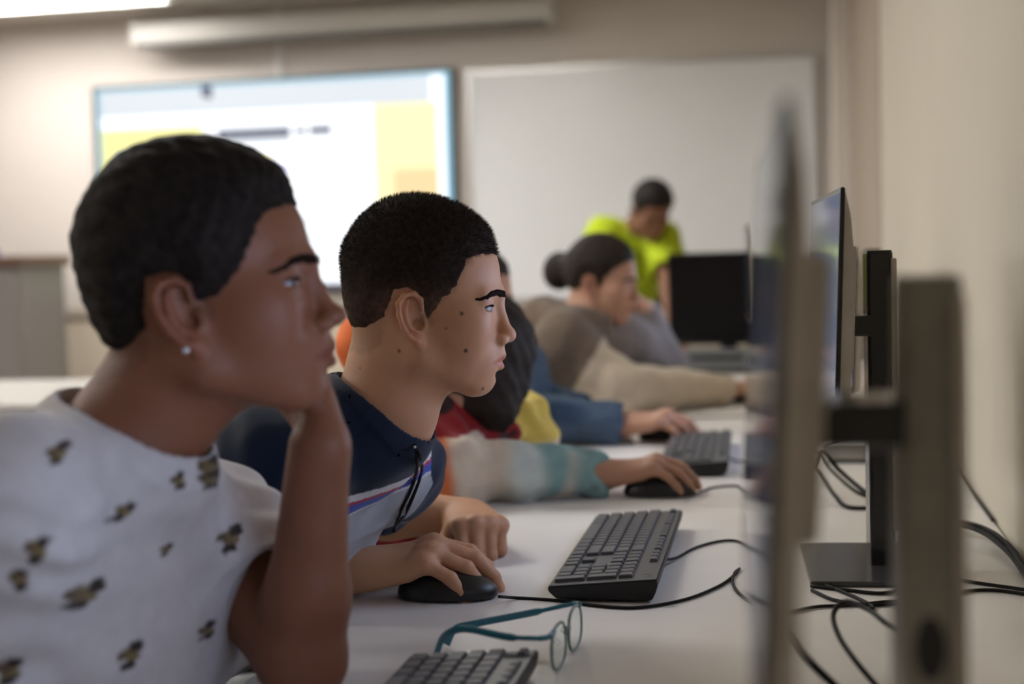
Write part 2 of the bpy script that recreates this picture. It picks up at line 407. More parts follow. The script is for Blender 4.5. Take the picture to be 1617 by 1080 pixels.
# ---------------------------------------------------------------- television with its picture
m_blk = nmat('black_plastic', (.018,.018,.02), .38, noise=.1, nscale=80)
def glow(name, c, s=1.): return nmat(name, (.02,.02,.02), .3, emis=c, es=s)
tv = thing('television', 'big wall television showing a web page with yellow side panels', 'television', (-2.665, YF-.002, 1.55))
bm = bmesh.new(); box(bm, -.995,.995,-.06,-.01,-.56,.56,.006); box(bm, -.4,.4,-.012,0,-.3,.3); obj('casing', bm, m_blk, tv)
G = [glow('page_white',(.93,.96,1),1.45), glow('page_blue',(.62,.80,.95),1.0), glow('page_yellow',(.93,.88,.36),1.15), glow('page_paleyellow',(1.,.91,.50),1.15), glow('page_ink',(.03,.04,.16),.6),
     glow('page_grey',(.62,.66,.74),.9), glow('page_edge',(.30,.62,.80),1.), glow('page_violet',(.55,.45,.9),.9), glow('page_bar',(.80,.86,.92),.95), glow('page_orange',(1.,.76,.40),1.), glow('page_green',(.80,.86,.70),1.)]
me_b = bmesh.new()
def q(x0,x1,z0,z1,mi,d=0):
    """a rectangle of the picture: x and z as fractions of the screen"""
    X = lambda f: -.975+1.95*f; Z = lambda f: -.545+1.09*f
    y = -.0605-.0004*d
    f = me_b.faces.new([me_b.verts.new(p) for p in ((X(x0),y,Z(z0)),(X(x1),y,Z(z0)),(X(x1),y,Z(z1)),(X(x0),y,Z(z1)))]); f.material_index = mi
q(0,1,0,1,6); q(.012,.985,.012,.985,0,1)
q(.012,.31,.012,.80,2,2); q(.05,.30,.10,.68,10,3); q(.31,.325,.94,.99,4,3); q(.012,.95,.86,.985,8,2); q(.32,.34,.93,.99,4,4)
q(.35,.56,.73,.775,4,3); q(.575,.60,.735,.77,4,3); q(.612,.675,.733,.772,4,3); q(.725,.745,.75,.775,5,3); q(.35,.56,.70,.735,8,3)
q(.79,.965,.012,.86,3,2); q(.84,.965,.25,.55,9,3); q(.80,.965,.012,.25,2,4)
q(.47,.55,.55,.58,7,3); q(.44,.50,.60,.63,2,3); q(.36,.74,.30,.33,8,3); q(.36,.70,.22,.25,8,3); q(.012,.985,0,.02,4,5)
me = bpy.data.meshes.new('screen_picture'); me_b.to_mesh(me); me_b.free(); o = link('screen_picture', me, None, tv)
for g in G: me.materials.append(g)
# projection screen case above
m_case = nmat('screen_case', (.50,.48,.45), .5); m_dark = nmat('dark_slot', (.12,.11,.10), .6)
pc = thing('projection_screen', 'long grey rolled up projection screen case mounted above the television', 'projection screen', (-2.2, YF-.2, 2.34))
bm = bmesh.new(); prism(bm, [(-.055,-.045),(.055,-.045),(.06,-.02),(.06,.05),(.04,.06),(-.04,.06),(-.06,.05),(-.06,-.02)], -1.11, 1.06, 'x'); obj('case', bm, m_case, pc)
bm = bmesh.new(); box(bm, -1.05,1.04,-.05,.05,-.065,-.045,.003); obj('slot', bm, m_dark, pc)
for a, b in ((-1.13,-1.1),(1.055,1.085)): bm = bmesh.new(); box(bm, a,b,-.065,.065,-.055,.065,.006); obj('end_cap', bm, m_case, pc)
for a in (-.8,.76): bm = bmesh.new(); box(bm, a,a+.04,.04,.2,.02,.06); obj('bracket', bm, m_alu, pc)
bm = bmesh.new(); box(bm, -2.63,-2.60,YF-.02,YF,2.11,ZC,.003); tag(obj('cable_trunking', bm, m_white), 'thin white cable trunking running up from the television', 'cable cover')
# ---------------------------------------------------------------- cabinet and table at the left
m_cab = nmat('cabinet_grey', (.20,.18,.17), .5, noise=.03); m_brown = nmat('brown_laminate', (.12,.065,.045), .5, noise=.15, nscale=20)
cb = thing('cabinet', 'grey cabinet with a brown top at the left of the front wall', 'cabinet', (-4.15, 6.55, 0))
bm = bmesh.new(); box(bm, -.48,.48,-.22,.22,.04,1.16,.005); obj('body', bm, m_cab, cb)
bm = bmesh.new(); box(bm, -.51,.51,-.25,.24,1.16,1.21,.006); obj('top', bm, m_brown, cb)
for s in (-1,1):
    bm = bmesh.new(); box(bm, min(s*.01,s*.47),max(s*.01,s*.47),-.235,-.22,.08,1.13,.004); d = obj('door', bm, m_cab, cb)
    bm = bmesh.new(); tube(bm, [(s*.05,-.235,.6),(s*.05,-.255,.6),(s*.05,-.255,.72),(s*.05,-.235,.72)], .005); obj('handle', bm, m_alu, d)
bm = bmesh.new(); box(bm, -.44,.44,-.18,.18,0,.04); obj('plinth', bm, m_dark, cb)
bm = bmesh.new(); prism(bm, [(-.10,0),(.10,0),(.085,.04),(-.07,.05)], -.06, .06, 'y'); tag(obj('pouch', bm, nmat('purple_cloth',(.16,.10,.28),.8), loc=(-4.0,6.5,1.21)), 'small purple pouch on top of the grey cabinet', 'pouch')
m_topd = nmat('desk_laminate', (.80,.775,.745), .32, spec=.45, noise=.025, nscale=9, bump=.03, bscale=300)
m_leg = nmat('grey_steel', (.30,.30,.30), .4, metal=.6)
m_top2 = nmat('table_laminate', (.36,.345,.32), .5, noise=.03)
def desk(name, x0, x1, y0, y1, label, cat='desk', back=True):
    m_top = m_topd if cat == 'desk' else m_top2
    t = thing(name, label, cat, (0,0,0)); t.location = ((x0+x1)/2, (y0+y1)/2, 0); w, l = (x1-x0)/2, (y1-y0)/2
    bm = bmesh.new(); box(bm, -w, w, -l, l, DZ-.025, DZ, .0025); obj('tabletop', bm, m_top, t)
    for s in (-1,1):
        bm = bmesh.new(); y = s*(l-.06)
        box(bm, -w+.05, w-.05, y-.02, y+.02, DZ-.065, DZ-.025); box(bm, -.03,.03, y-.02,y+.02, .03, DZ-.065); box(bm, -w+.03, w-.03, y-.025,y+.025, 0,.03,.004); obj('leg_frame', bm, m_leg, t)
    bm = bmesh.new(); box(bm, w-.16, w-.14, -l+.06, l-.06, .35, DZ-.065); obj('modesty_panel', bm, m_cab, t)
    return t
desk('table', -3.95, -1.9, 3.86, 4.74, 'white table standing across the left side behind the boys', 'table')
seams = [-.155, 1.04, 2.235, 3.43, 4.625, 5.45]
names = ['nearest white desk in the row, holding the eyeglasses', 'second white desk in the row, holding the sharp black keyboard', 'third white desk in the row, under the blurred dark keyboard', 'fourth white desk in the row, in front of the cream sleeved student', 'last white desk in the row, under the switched off monitor']
for i in range(5): desk('desk', -.52, XR-.004, seams[i]+.0015, seams[i+1]-.0015, names[i])
# ---------------------------------------------------------------- monitors
m_pan = nmat('monitor_bezel', (.014,.014,.015), .32); m_back = nmat('monitor_back', (.44,.395,.34), .5, noise=.1, nscale=40)
m_stand = nmat('stand_grey', (.27,.25,.21), .45, noise=.15, nscale=25, bump=.04, bscale=500); m_gloss = nmat('stand_black', (.010,.010,.011), .16, spec=.6); m_base = nmat('stand_base', (.05,.052,.056), .22, spec=.5)
def screen_mat(name, c, s):
    m = bpy.data.materials.new(name); m.use_nodes = True; nt = m.node_tree; nt.nodes.clear(); N = nt.nodes.new
    out = N('ShaderNodeOutputMaterial'); mix = N('ShaderNodeMixShader'); fr = N('ShaderNodeFresnel'); fr.inputs[0].default_value = 1.5
    gl = N('ShaderNodeBsdfGlossy'); gl.inputs['Roughness'].default_value = .06; gl.inputs['Color'].default_value = (.9,.9,.9,1)
    em = N('ShaderNodeEmission'); lw = N('ShaderNodeLayerWeight'); lw.inputs[0].default_value = .5   # an LCD panel sends most of its light straight ahead
    iv = N('ShaderNodeMath'); iv.operation = 'SUBTRACT'; iv.inputs[0].default_value = 1; nt.links.new(lw.outputs['Facing'], iv.inputs[1])
    ms = N('ShaderNodeMath'); ms.operation = 'MULTIPLY'; ms.inputs[1].default_value = s; nt.links.new(iv.outputs[0], ms.inputs[0]); nt.links.new(ms.outputs[0], em.inputs[1])
    tc = N('ShaderNodeTexCoord'); sp = N('ShaderNodeSeparateXYZ'); nt.links.new(tc.outputs['Object'], sp.inputs[0])
    r = N('ShaderNodeValToRGB'); r.color_ramp.interpolation = 'CONSTANT'; r.color_ramp.elements[0].color = (*[x*.75 for x in c],1); r.color_ramp.elements[1].color = (*c,1); r.color_ramp.elements[1].position = .12
    mp = N('ShaderNodeMapRange'); mp.inputs[1].default_value = 0; mp.inputs[2].default_value = .26; nt.links.new(sp.outputs['Z'], mp.inputs[0]); nt.links.new(mp.outputs[0], r.inputs[0]); nt.links.new(r.outputs[0], em.inputs[0])
    nt.links.new(fr.outputs[0], mix.inputs[0]); nt.links.new(em.outputs[0], mix.inputs[1]); nt.links.new(gl.outputs[0], mix.inputs[2]); nt.links.new(mix.outputs[0], out.inputs[0]); return m
m_scr = screen_mat('lit_screen', (.58,.68,1.0), 6.0)
m_off = nmat('dark_screen', (.004,.004,.005), .25, spec=.4)
def monitor(label, x, y, ztop, yaw, tilt, zarm, zpole, scr, W=.475, H=.262, polex=.075, stand=m_stand, polelean=0, base=True, arml=None):
    """screen looks along local -x; local origin on the desk under the pole"""
    t = thing('monitor', label, 'monitor', (x, y, DZ), math.radians(yaw)); top = ztop-DZ; zb = top-H
    p = bpy.data.objects.new('display', None)
    M = Matrix.Translation((-polex, 0, zb)) @ Matrix.Rotation(math.radians(tilt), 4, 'Y')
    bm = bmesh.new(); prism(bm, [(.0,0),(.0048,0),(.0048,H),(0,H)], -W/2, W/2, 'y'); bmesh.ops.bevel(bm, geom=bm.edges[:], offset=.0012, segments=2, affect='EDGES'); bmesh.ops.transform(bm, matrix=M, verts=bm.verts); pn = obj('bezel', bm, m_pan, t)
    bm = bmesh.new(); prism(bm, [(.0046,.004),(.015,.006),(.0165,.02),(.0165,H-.075),(.0115,H-.03),(.0046,H-.003)], -W/2+.002, W/2-.002, 'y'); bmesh.ops.bevel(bm, geom=[e for e in bm.edges if abs(e.verts[0].co.y-e.verts[1].co.y) > .1], offset=.002, segments=2, affect='EDGES')
    box(bm, .0165, .034, -.085, .085, .05, .20, .006); bmesh.ops.transform(bm, matrix=M, verts=bm.verts); obj('back_shell', bm, m_back, t)
    bm = bmesh.new(); bm.faces.new([bm.verts.new(p_) for p_ in ((-.0003,-W/2+.006,.012),(-.0003,-W/2+.006,H-.006),(-.0003,W/2-.006,H-.006),(-.0003,W/2-.006,.012))]); me = bpy.data.meshes.new('screen'); bm.to_mesh(me); bm.free(); s = link('screen', me, scr, t); s.matrix_local = M
    bm = bmesh.new(); za = zarm-DZ; box(bm, -polex+.028, -.008, -.03, .03, za-.013, za+.013, .004); obj('arm', bm, m_gloss, t)
    ln = math.tan(math.radians(polelean)); zt = zpole-DZ
    # column: rounded bar with a cable hole
    bm = bmesh.new(); a, b2 = .0155, .027; z0 = .006
    ring = []
    for zz in (z0, .14, .165, .18, .195, .22, zt-.004, zt):
        k = 1 if zz < zt else .93; dx = ln*zz
        pts = []
        for (cx, cy, a0) in ((a-.004,b2-.004,0),(-a+.004,b2-.004,90),(-a+.004,-b2+.004,180),(a-.004,-b2+.004,270)):
            for g in (0,45,90): pts.append((dx+k*(cx+.004*math.cos(math.radians(a0+g))), k*(cy+.004*math.sin(math.radians(a0+g))), zz))
        ring.append([bm.verts.new(q_) for q_ in pts])
    for A, B in zip(ring, ring[1:]):
        for i in range(12): bm.faces.new((A[i], A[(i+1)%12], B[(i+1)%12], B[i]))
    bm.faces.new(ring[0][::-1]); bm.faces.new(ring[-1]); obj('pole', bm, stand, t)
    bm = bmesh.new(); bmesh.ops.create_uvsphere(bm, u_segments=20, v_segments=10, radius=1); bmesh.ops.transform(bm, matrix=Matrix.Translation((ln*.18,-b2,.18)) @ Matrix.Diagonal((.0085,.0012,.018,1)), verts=bm.verts); obj('cable_hole', bm, m_pan, t, True)
    bm = bmesh.new(); box(bm, a-.003+ln*zt*.5, a+.004+ln*zt*.5, -b2-.004, b2+.004, .05, zt-.01, .002); obj('rear_cover', bm, m_back, t)
    if base:
        bm = bmesh.new(); box(bm, -.095, .055, -.115, .115, .0, .007, .003); obj('base', bm, m_base, t)
    return t
monitor('big blurred black monitor nearest the camera, seen edge-on with a thick grey stand', .068, .820, 1.201, 2.6, 3.2, 1.043, 1.123, m_scr, polex=.0955, polelean=1)
monitor('second monitor along the desk, thin black edge and glossy black stand', .107, 1.815, 1.205, 3, 2.2, 1.043, 1.135, m_scr, stand=m_gloss, polex=.074)
monitor('third monitor along the wall, lower than its neighbour, half hidden behind it', .155, 2.80, 1.14, 2, 2, 1.06, 1.135, m_scr, stand=m_gloss, polex=.06)
monitor('thin monitor in front of the cream sleeved student, beside the switched off one', -.035, 4.0, 1.205, 3, -1.5, 1.03, 1.12, m_scr, stand=m_gloss)
# switched-off monitor facing the camera with a pc box below
om = monitor('switched off black monitor facing the camera on the last desk', -.21, 4.97, 1.135, 90, 1, 1.0, 1.05, m_off, W=.40, H=.315, polex=.08, stand=m_gloss)
m_silver = nmat('silver_plastic', (.18,.19,.20), .35, metal=.3)
pcx = thing('desktop_computer', 'small silver and black desktop computer under the switched off monitor', 'computer', (-.17, 4.70, DZ))
bm = bmesh.new(); box(bm, -.17,.17,-.06,.09,.0,.075,.004); obj('case', bm, m_silver, pcx)
bm = bmesh.new(); box(bm, -.15,.02,-.064,-.058,.045,.060,.001); box(bm, -.15,.15,-.064,-.058,.008,.018,.001); obj('drive_bay', bm, m_blk, pcx)
bm = bmesh.new(); box(bm, .05,.075,-.065,-.058,.03,.05,.001); obj('power_button', bm, m_alu, pcx)

# ---------------------------------------------------------------- keyboards
m_key = nmat('key_plastic', (.080,.082,.088), .42, bump=.03, bscale=800); m_kb = nmat('keyboard_body', (.075,.077,.082), .4, noise=.05); m_kbs = nmat('keyboard_side', (.012,.012,.013), .5); m_leg2 = nmat('key_print', (.35,.36,.38), .6)
_glyph = {}
def glyph(ch):
    if ch not in _glyph:
        cu = bpy.data.curves.new('g', 'FONT'); cu.body = ch; cu.size = .0045; cu.resolution_u = 1
        o = bpy.data.objects.new('g', cu); C.objects.link(o); dg = bpy.context.evaluated_depsgraph_get(); _glyph[ch] = bpy.data.meshes.new_from_object(o.evaluated_get(dg)); bpy.data.objects.remove(o)
    return _glyph[ch]
def keyboard(label, x, y, rot):
    """length along local y (Esc end at +y), users at -x"""
    L, Wd = .442, .127; t = thing('keyboard', label, 'keyboard', (x, y, DZ), math.radians(rot))
    sl = math.atan2(.010, Wd); Mt = Matrix.Translation((0,0,.0185)) @ Matrix.Rotation(-sl, 4, 'Y')
    bm = bmesh.new(); prism(bm, [(-.0635,.004),(-.0635,-.001),(-.055,-.0105),(.055,-.0195),(.0605,-.0105),(.0635,-.001),(.0635,.004)], -L/2, L/2, 'y')
    bmesh.ops.bevel(bm, geom=bm.edges[:], offset=.0012, segments=2, affect='EDGES'); bmesh.ops.transform(bm, matrix=Mt, verts=bm.verts); obj('body', bm, m_kbs, t)
    bm = bmesh.new(); box(bm, -.0622,.0622,-L/2+.0015,L/2-.0015,.0035,.0050,.0006, Mt); obj('top_plate', bm, m_kb, t)
    u = .0188; x0 = -.0635+.0045; rows = [x0+u*(.5+i) for i in range(5)] + [x0+u*5+.0165]
    K = []   # (row, start in u, width in u, height in rows, legend)
    s = 0
    for wd, lg in ((1.25,''),(1.25,''),(1.25,''),(6.25,''),(1.25,''),(1.25,''),(1.25,''),(1.25,'')): K.append((0,s,wd,1,lg)); s += wd
    s = 0
    for wd, lg in [(1.25,''),(1,'\\')]+[(1,c) for c in 'ZXCVBNM,.;']+[(2.75,'')]: K.append((1,s,wd,1,lg)); s += wd
    s = 0
    for wd, lg in [(1.75,'')]+[(1,c) for c in 'ASDFGHJKL\u00c7~']+[(2.25,'')]: K.append((2,s,wd,1,lg)); s += wd
    s = 0
    for wd, lg in [(1.5,'')]+[(1,c) for c in "QWERTYUIOP'["]+[(1.5,']')]: K.append((3,s,wd,1,lg)); s += wd
    s = 0
    for wd, lg in [(1,c) for c in "'1234567890-="]+[(2,'')]: K.append((4,s,wd,1,lg)); s += wd
    for i in range(3): K.append((0,15.2+i,1,1,'')); K.append((3,15.2+i,1,1,'')); K.append((4,15.2+i,1,1,''))
    K.append((1,16.2,1,1,''))
    K += [(0,18.4,2,1,'0'),(0,20.4,1,1,','),(0,21.4,1,2,'')] + [(1,18.4+i,1,1,'123'[i]) for i in range(3)] + [(2,18.4+i,1,1,'456'[i]) for i in range(3)] + [(2,21.4,1,2,'+')] + [(3,18.4+i,1,1,'789'[i]) for i in range(3)] + [(4,18.4+i,1,1,' /*-'[i]) for i in range(4)]
    for g, n in ((0,1),(2,4),(6.4,4),(10.8,4),(15.2,3)):
        for i in range(n): K.append((5,g+i,1,.62,''))
    if len(_keyme) == 0: pass
    lv = bmesh.new(); rest = bmesh.new(); y0 = L/2-.006
    for i, (r, s, wd, hh, lg) in enumerate(K):
        kx = rows[r] + (u*(hh-1)/2 if hh > 1 else 0); ky = y0-(s+wd/2)*u; w = wd*u-.0022; h = hh*u-.0022
        key = (round(w,5), round(h,5))
        if key not in _keyme:
            bm = bmesh.new(); vs = []
            for zz, k in ((.0,0),(.0035,.0010),(.0042,.0018)): vs.append([bm.verts.new((sx*(h/2-k), sy*(w/2-k), zz)) for sx, sy in ((-1,-1),(1,-1),(1,1),(-1,1))])
            for A, B in zip(vs, vs[1:]):
                for j in range(4): bm.faces.new((A[j],A[(j+1)%4],B[(j+1)%4],B[j]))
            bm.faces.new(vs[-1]); bm.faces.new(vs[0][::-1]); me = bpy.data.meshes.new('key'); bm.to_mesh(me); bm.free(); me.materials.append(m_key); _keyme[key] = me
        Mk = Mt @ Matrix.Translation((kx, ky, .0048))
        if r == 5 and s < 5: 
            b2 = bmesh.new(); b2.from_mesh(_keyme[key]); bmesh.ops.transform(b2, matrix=Mk, verts=b2.verts); tm = bpy.data.meshes.new('tmp'); b2.to_mesh(tm); b2.free(); rest.from_mesh(tm); bpy.data.meshes.remove(tm)
        else:
            o = bpy.data.objects.new('key', _keyme[key]); C.objects.link(o); o.parent = t; o.matrix_local = Mk
        if lg.strip():
            b2 = bmesh.new(); b2.from_mesh(glyph(lg)); bmesh.ops.transform(b2, matrix=Mk @ Matrix.Translation((.001,.0045,.0043)) @ Matrix.Rotation(-PI/2,4,'Z'), verts=b2.verts)
            tm = bpy.data.meshes.new('tmp'); b2.to_mesh(tm); b2.free(); lv.from_mesh(tm); bpy.data.meshes.remove(tm)
    me = bpy.data.meshes.new('key_print'); lv.to_mesh(me); lv.free(); link('key_print', me, m_leg2, t)
    me = bpy.data.meshes.new('far_function_keys'); rest.to_mesh(me); rest.free(); tag(link('far_function_keys', me, m_key, t), kind='stuff')
    bm = bmesh.new(); tube(bm, [(.052+.006*math.cos(a), -L/2+.022+.006*math.sin(a), .0052) for a in np.linspace(0,2*PI,25)[:-1]], .0004, 5, True); bmesh.ops.transform(bm, matrix=Mt, verts=bm.verts); obj('round_logo', bm, m_leg2, t)
    for s in (-1,1):
        bm = bmesh.new(); box(bm, .040,.054, s*(L/2-.05)-.012, s*(L/2-.05)+.012, .0, .014, .001); obj('foot', bm, m_kbs, t)
    return t
_keyme = {}
kb2 = keyboard('sharp black keyboard on the white desk in front of the boy in navy', -.2185, 1.822, .5)
keyboard('near black keyboard cut off by the bottom of the picture', -.302, 1.085, 0)
keyboard('blurred grey keyboard farther along, beside the hand on the mouse', -.180, 2.74, 1.5)
# ---------------------------------------------------------------- mice
m_mouse = nmat('mouse_plastic', (.012,.012,.013), .35, spec=.5)
def mouse(label, x, y, rot):
    """nose towards local +x"""
    t = thing('computer_mouse', label, 'mouse', (x,y,DZ), math.radians(rot))
    ops = [('+', Ell((-.008,0,.006),(.052,.031,.031)), 0), ('+', Ell((.022,0,.006),(.038,.029,.022)), .012), ('*', Pl((0,0,.0012),(0,0,-1)), .003),
           ('-', Cap((.008,0,.0375),(.062,0,.020),.0009,.0009), .001)]
    sdfobj('shell', ops, .002, m_mouse, t, lohi=((-.07,-.04,-.005),(.07,.04,.045)))
    bm = bmesh.new(); bmesh.ops.create_cone(bm, cap_ends=True, segments=24, radius1=.009, radius2=.009, depth=.006); bmesh.ops.transform(bm, matrix=Matrix.Translation((.032,0,.0205))@Matrix.Rotation(PI/2,4,'X'), verts=bm.verts); obj('scroll_wheel', bm, m_key, t)
    return t
mouse('black mouse under the hand of the boy in navy', -.402, 1.612, 6)
mouse('black mouse under the hand with the teal cuff', -.215, 2.325, 4)
mouse('black mouse under the hand of the student in denim', -.262, 3.02, -4)
mouse('black mouse under the hand at the end of the cream sleeve', -.125, 3.80, 0)
# ---------------------------------------------------------------- phone
bm = bmesh.new(); box(bm, -.075,.075,-.037,.037,.0,.009,.004); ph = tag(obj('phone', bm, nmat('phone_case',(.10,.10,.07),.4), loc=(-.405,2.965,DZ)), 'dark phone lying on the desk beside the denim sleeve', 'phone'); ph.rotation_euler = (0,0,.25)
bm = bmesh.new(); box(bm, -.070,.070,-.033,.033,.009,.0096); obj('phone_screen', bm, m_base, ph)
# ---------------------------------------------------------------- eyeglasses
m_teal = nmat('teal_acetate', (.015,.17,.24), .25, spec=.6, coat=.3); m_clear = nmat('pale_rim', (.20,.34,.34), .2, spec=.6, trans=.4)
m_lens = nmat('lens_glass', (.93,.98,.97), .02, trans=1, ior=1.15)
gl = thing('eyeglasses', 'open eyeglasses with teal temples standing on the desk behind the near keyboard', 'eyeglasses', (-.225, 1.37, DZ))
def G3(p): return np.array(p)-np.array((-.225,1.37,DZ))
fdir = np.array((.012,.140,0)); fdir /= np.linalg.norm(fdir); c0 = np.array((-.222,1.372,DZ+.0228))
def lens(cn):
    pts = []
    for a in np.linspace(0,2*PI,29)[:-1]:
        cu, cv = math.cos(a), math.sin(a); rr = (abs(cu)**2.6+abs(cv)**2.6)**(-1/2.6)
        pts.append(cn+fdir*cu*rr*.0272+np.array((-.002,0,1))*cv*rr*.0212)
    return pts
for s in (-1,1):
    cn = c0+fdir*s*.034; P = lens(cn)
    bm = bmesh.new(); tube(bm, [G3(p) for p in P], .0016, 8, True); rm = obj('rim', bm, m_clear if s<0 else m_clear, gl, True)
    bm = bmesh.new(); A = [bm.verts.new(G3(p+np.array((.0006,0,0)))) for p in P]; B = [bm.verts.new(G3(p-np.array((.0006,0,0)))) for p in P]; bm.faces.new(A); bm.faces.new(B[::-1])
    for i in range(28): bm.faces.new((A[i],A[(i+1)%28],B[(i+1)%28],B[i]))
    obj('lens', bm, m_lens, rm)
    bm = bmesh.new(); tube(bm, [G3(p) for p in smoothpath([cn+fdir*s*.018+np.array((0,0,.0185)), cn+fdir*s*.030+np.array((-.002,0,.0165)), cn+fdir*s*.034+np.array((-.010,0,.016))],4)], .0028, 8); obj('hinge', bm, m_teal, gl, True)
    bm = bmesh.new(); tube(bm, [G3(p) for p in smoothpath([cn-fdir*s*.012+np.array((-.003,0,-.002)), cn-fdir*s*.016+np.array((-.010,0,.003))],3)], [(.003,.0015)]*4, 6); obj('nose_pad', bm, m_lens, gl, True)
bm = bmesh.new(); tube(bm, [G3(p) for p in smoothpath([c0-fdir*.011+np.array((0,0,.006)), c0+np.array((.002,0,.011)), c0+fdir*.011+np.array((0,0,.006))],5)], .0018, 8); obj('bridge', bm, m_clear, gl, True)
for s, mid, bend, tip in ((-1,(-.27,1.312,.7775),(-.318,1.335,.778),(-.352,1.355,.7455)),(1,(-.27,1.432,.770),(-.325,1.415,.762),(-.352,1.400,.7435))):
    h = c0+fdir*s*.068+np.array((-.010,0,.016)); P = smoothpath([h, mid, bend, (np.array(bend)+np.array(tip))/2+np.array((-.006,0,.005)), tip], 7)
    bm = bmesh.new(); tube(bm, [G3(p) for p in P], [(.0024,.0014)]*6+[(.0038,.0016)]*(len(P)-6), 8); obj('temple', bm, m_teal, gl, True)
# ---------------------------------------------------------------- cables
m_cable = nmat('cable_rubber', (.008,.008,.008), .6, spec=.25)
def cable(label, pts, r=.0021, z=None, n=10):
    P = []
    for p in pts:
        px, py = p[0], p[1]; zz = DZ+r+.0003 if len(p) < 3 else p[2]
        P.append(atZ(px, py, zz))
    P = smoothpath(P, n); org = P[0].copy(); bm = bmesh.new(); tube(bm, [p-org for p in P], r, 8); o = obj('cable', bm, m_cable, None, True, loc=org); return tag(o, label, 'cable')
cable('thin mouse cable curving across the white desk before the sharp keyboard', [(788,942,.752),(815,944),(880,948),(950,957),(1010,959),(1080,947),(1130,928),(1155,912),(1168,898)], .0019)
cable('short thin cable end sticking up beside the mouse cable near the black monitor', [(1168,898),(1160,905),(1157,920),(1168,938),(1200,958),(1240,968)], .0019)
cable('thin cable leaving the sharp keyboard towards the near monitor', [(1050,884,.752),(1070,880),(1100,864),(1140,854),(1170,856),(1205,874),(1240,890)], .0019)
cable('pale blurred mouse cable beyond the sharp keyboard', [(1072,784,.752),(1095,781),(1125,770),(1160,767),(1172,771),(1200,790),(1225,798)], .0019)
cable('short cable at the edge of the blurred grey keyboard', [(1148,720,.750),(1160,727),(1180,729),(1230,735)], .0019)
cable('blurred mouse cable in front of the student in denim', [(1060,692),(1090,662),(1130,659),(1200,657)], .0019)
cable('blurred mouse cable of the cream sleeved student', [(1186,630),(1200,634),(1230,640)], .0019)
cable('thick black cable looping up behind the second monitor stand', [(1230,760,.7445),(1262,760,.77),(1285,735,.80),(1297,712,.82),(1325,742,.79),(1367,778,.765),(1405,803,.75),(1440,815,.75),(1500,824,.752),(1545,832,.752),(1580,850,.752),(1617,895,.75),(1640,930)], .0036)
cable('thick black cable bending low behind the second monitor stand', [(1235,750,.7445),(1262,735,.765),(1285,740,.78),(1300,757,.765),(1318,782,.752),(1340,801),(1400,803),(1440,818),(1500,826,.753),(1550,840,.753),(1590,870,.75),(1617,905),(1640,945)], .0034)
cable('third black cable of the bundle running to the wall', [(1240,740,.7445),(1265,718,.78),(1290,715,.80),(1310,740,.78),(1350,775,.76),(1385,790,.755),(1440,812,.757),(1500,821,.758),(1555,834,.757),(1600,868,.753),(1625,915)], .0030)
cable('thin black cable crossing the white desk to the right edge of the picture', [(1280,925),(1340,932),(1400,936),(1450,918),(1495,912),(1540,920),(1617,931),(1660,940)], .0022)
cable('thin black cable arching at the right edge under its neighbour', [(1282,932),(1320,948),(1380,955),(1440,950),(1492,940),(1530,933),(1570,932),(1617,938),(1660,948)], .0022)
cable('black cable lying in a long low line behind the near monitor', [(1240,968),(1290,958),(1340,956),(1400,950),(1440,948)], .0020)
cable('crossing black cable just in front of the second monitor base', [(1286,918),(1320,930),(1355,945),(1378,958),(1372,962)], .0022)
cable('blurred black cable loop rising between the two nearest stands', [(1470,1010,.744),(1450,1008,.765),(1425,1000,.79),(1400,985,.80),(1370,962,.80),(1335,950,.80),(1316,970,.79),(1325,1005,.78),(1352,1045,.77),(1390,1090,.755),(1440,1150,.744),(1520,1200,.7435)], .0026)
cable('thick blurred black cable at the foot of the near monitor', [(1225,960,.7443),(1238,985,.77),(1255,1010,.79),(1275,1040,.79),(1310,1075,.775),(1350,1110,.755),(1420,1170,.7443)], .0034)
cable('blurred black cable at the foot of the near stand', [(1430,985,.744),(1450,1012,.765),(1470,1040,.78),(1490,1062,.775),(1515,1095,.76),(1560,1150,.744)], .003)
cable('thin white stained cable hanging along the joint of desk and wall', [(1498,722,.762),(1510,738,.758),(1518,752,.752),(1545,790),(1568,822)], .0022)
cable('black cable curling low behind the third monitor stand', [(1395,600,.90),(1405,615,.87),(1420,640,.83),(1440,665,.79)], .0026)
cable('tangled black cable on the base of the third stand', [(1300,700,.76),(1340,688,.775),(1385,678,.785),(1415,690,.76),(1400,720,.75),(1360,730,.75)], .0024)
# ---------------------------------------------------------------- people
m_skin = vmat('skin', .48, .35, .10, 900, sss=.06, vary=.05, vscale=35)
m_cloth = vmat('cloth', .85, .15, .35, 700, sheen=.15, vary=.06, vscale=50)
m_denim = vmat('denim', .85, .15, .5, 500, vary=.16, vscale=90)
def hairmat(n, c): return nmat(n, c, .62, spec=.25, noise=.35, nscale=160, bump=.9, bscale=420)
m_hair = hairmat('black_hair', (.016,.012,.011)); m_hair2 = hairmat('dark_brown_hair', (.022,.015,.012)); m_brow = nmat('brow_hair', (.016,.010,.008), 1., spec=.05, bump=.6, bscale=900)
m_eye = nmat('eye_white', (.34,.32,.32), .15, spec=.6); m_iris = nmat('iris_brown', (.05,.028,.015), .1, spec=.7); m_pupil = nmat('pupil', (.004,.004,.004), .08, spec=.8)

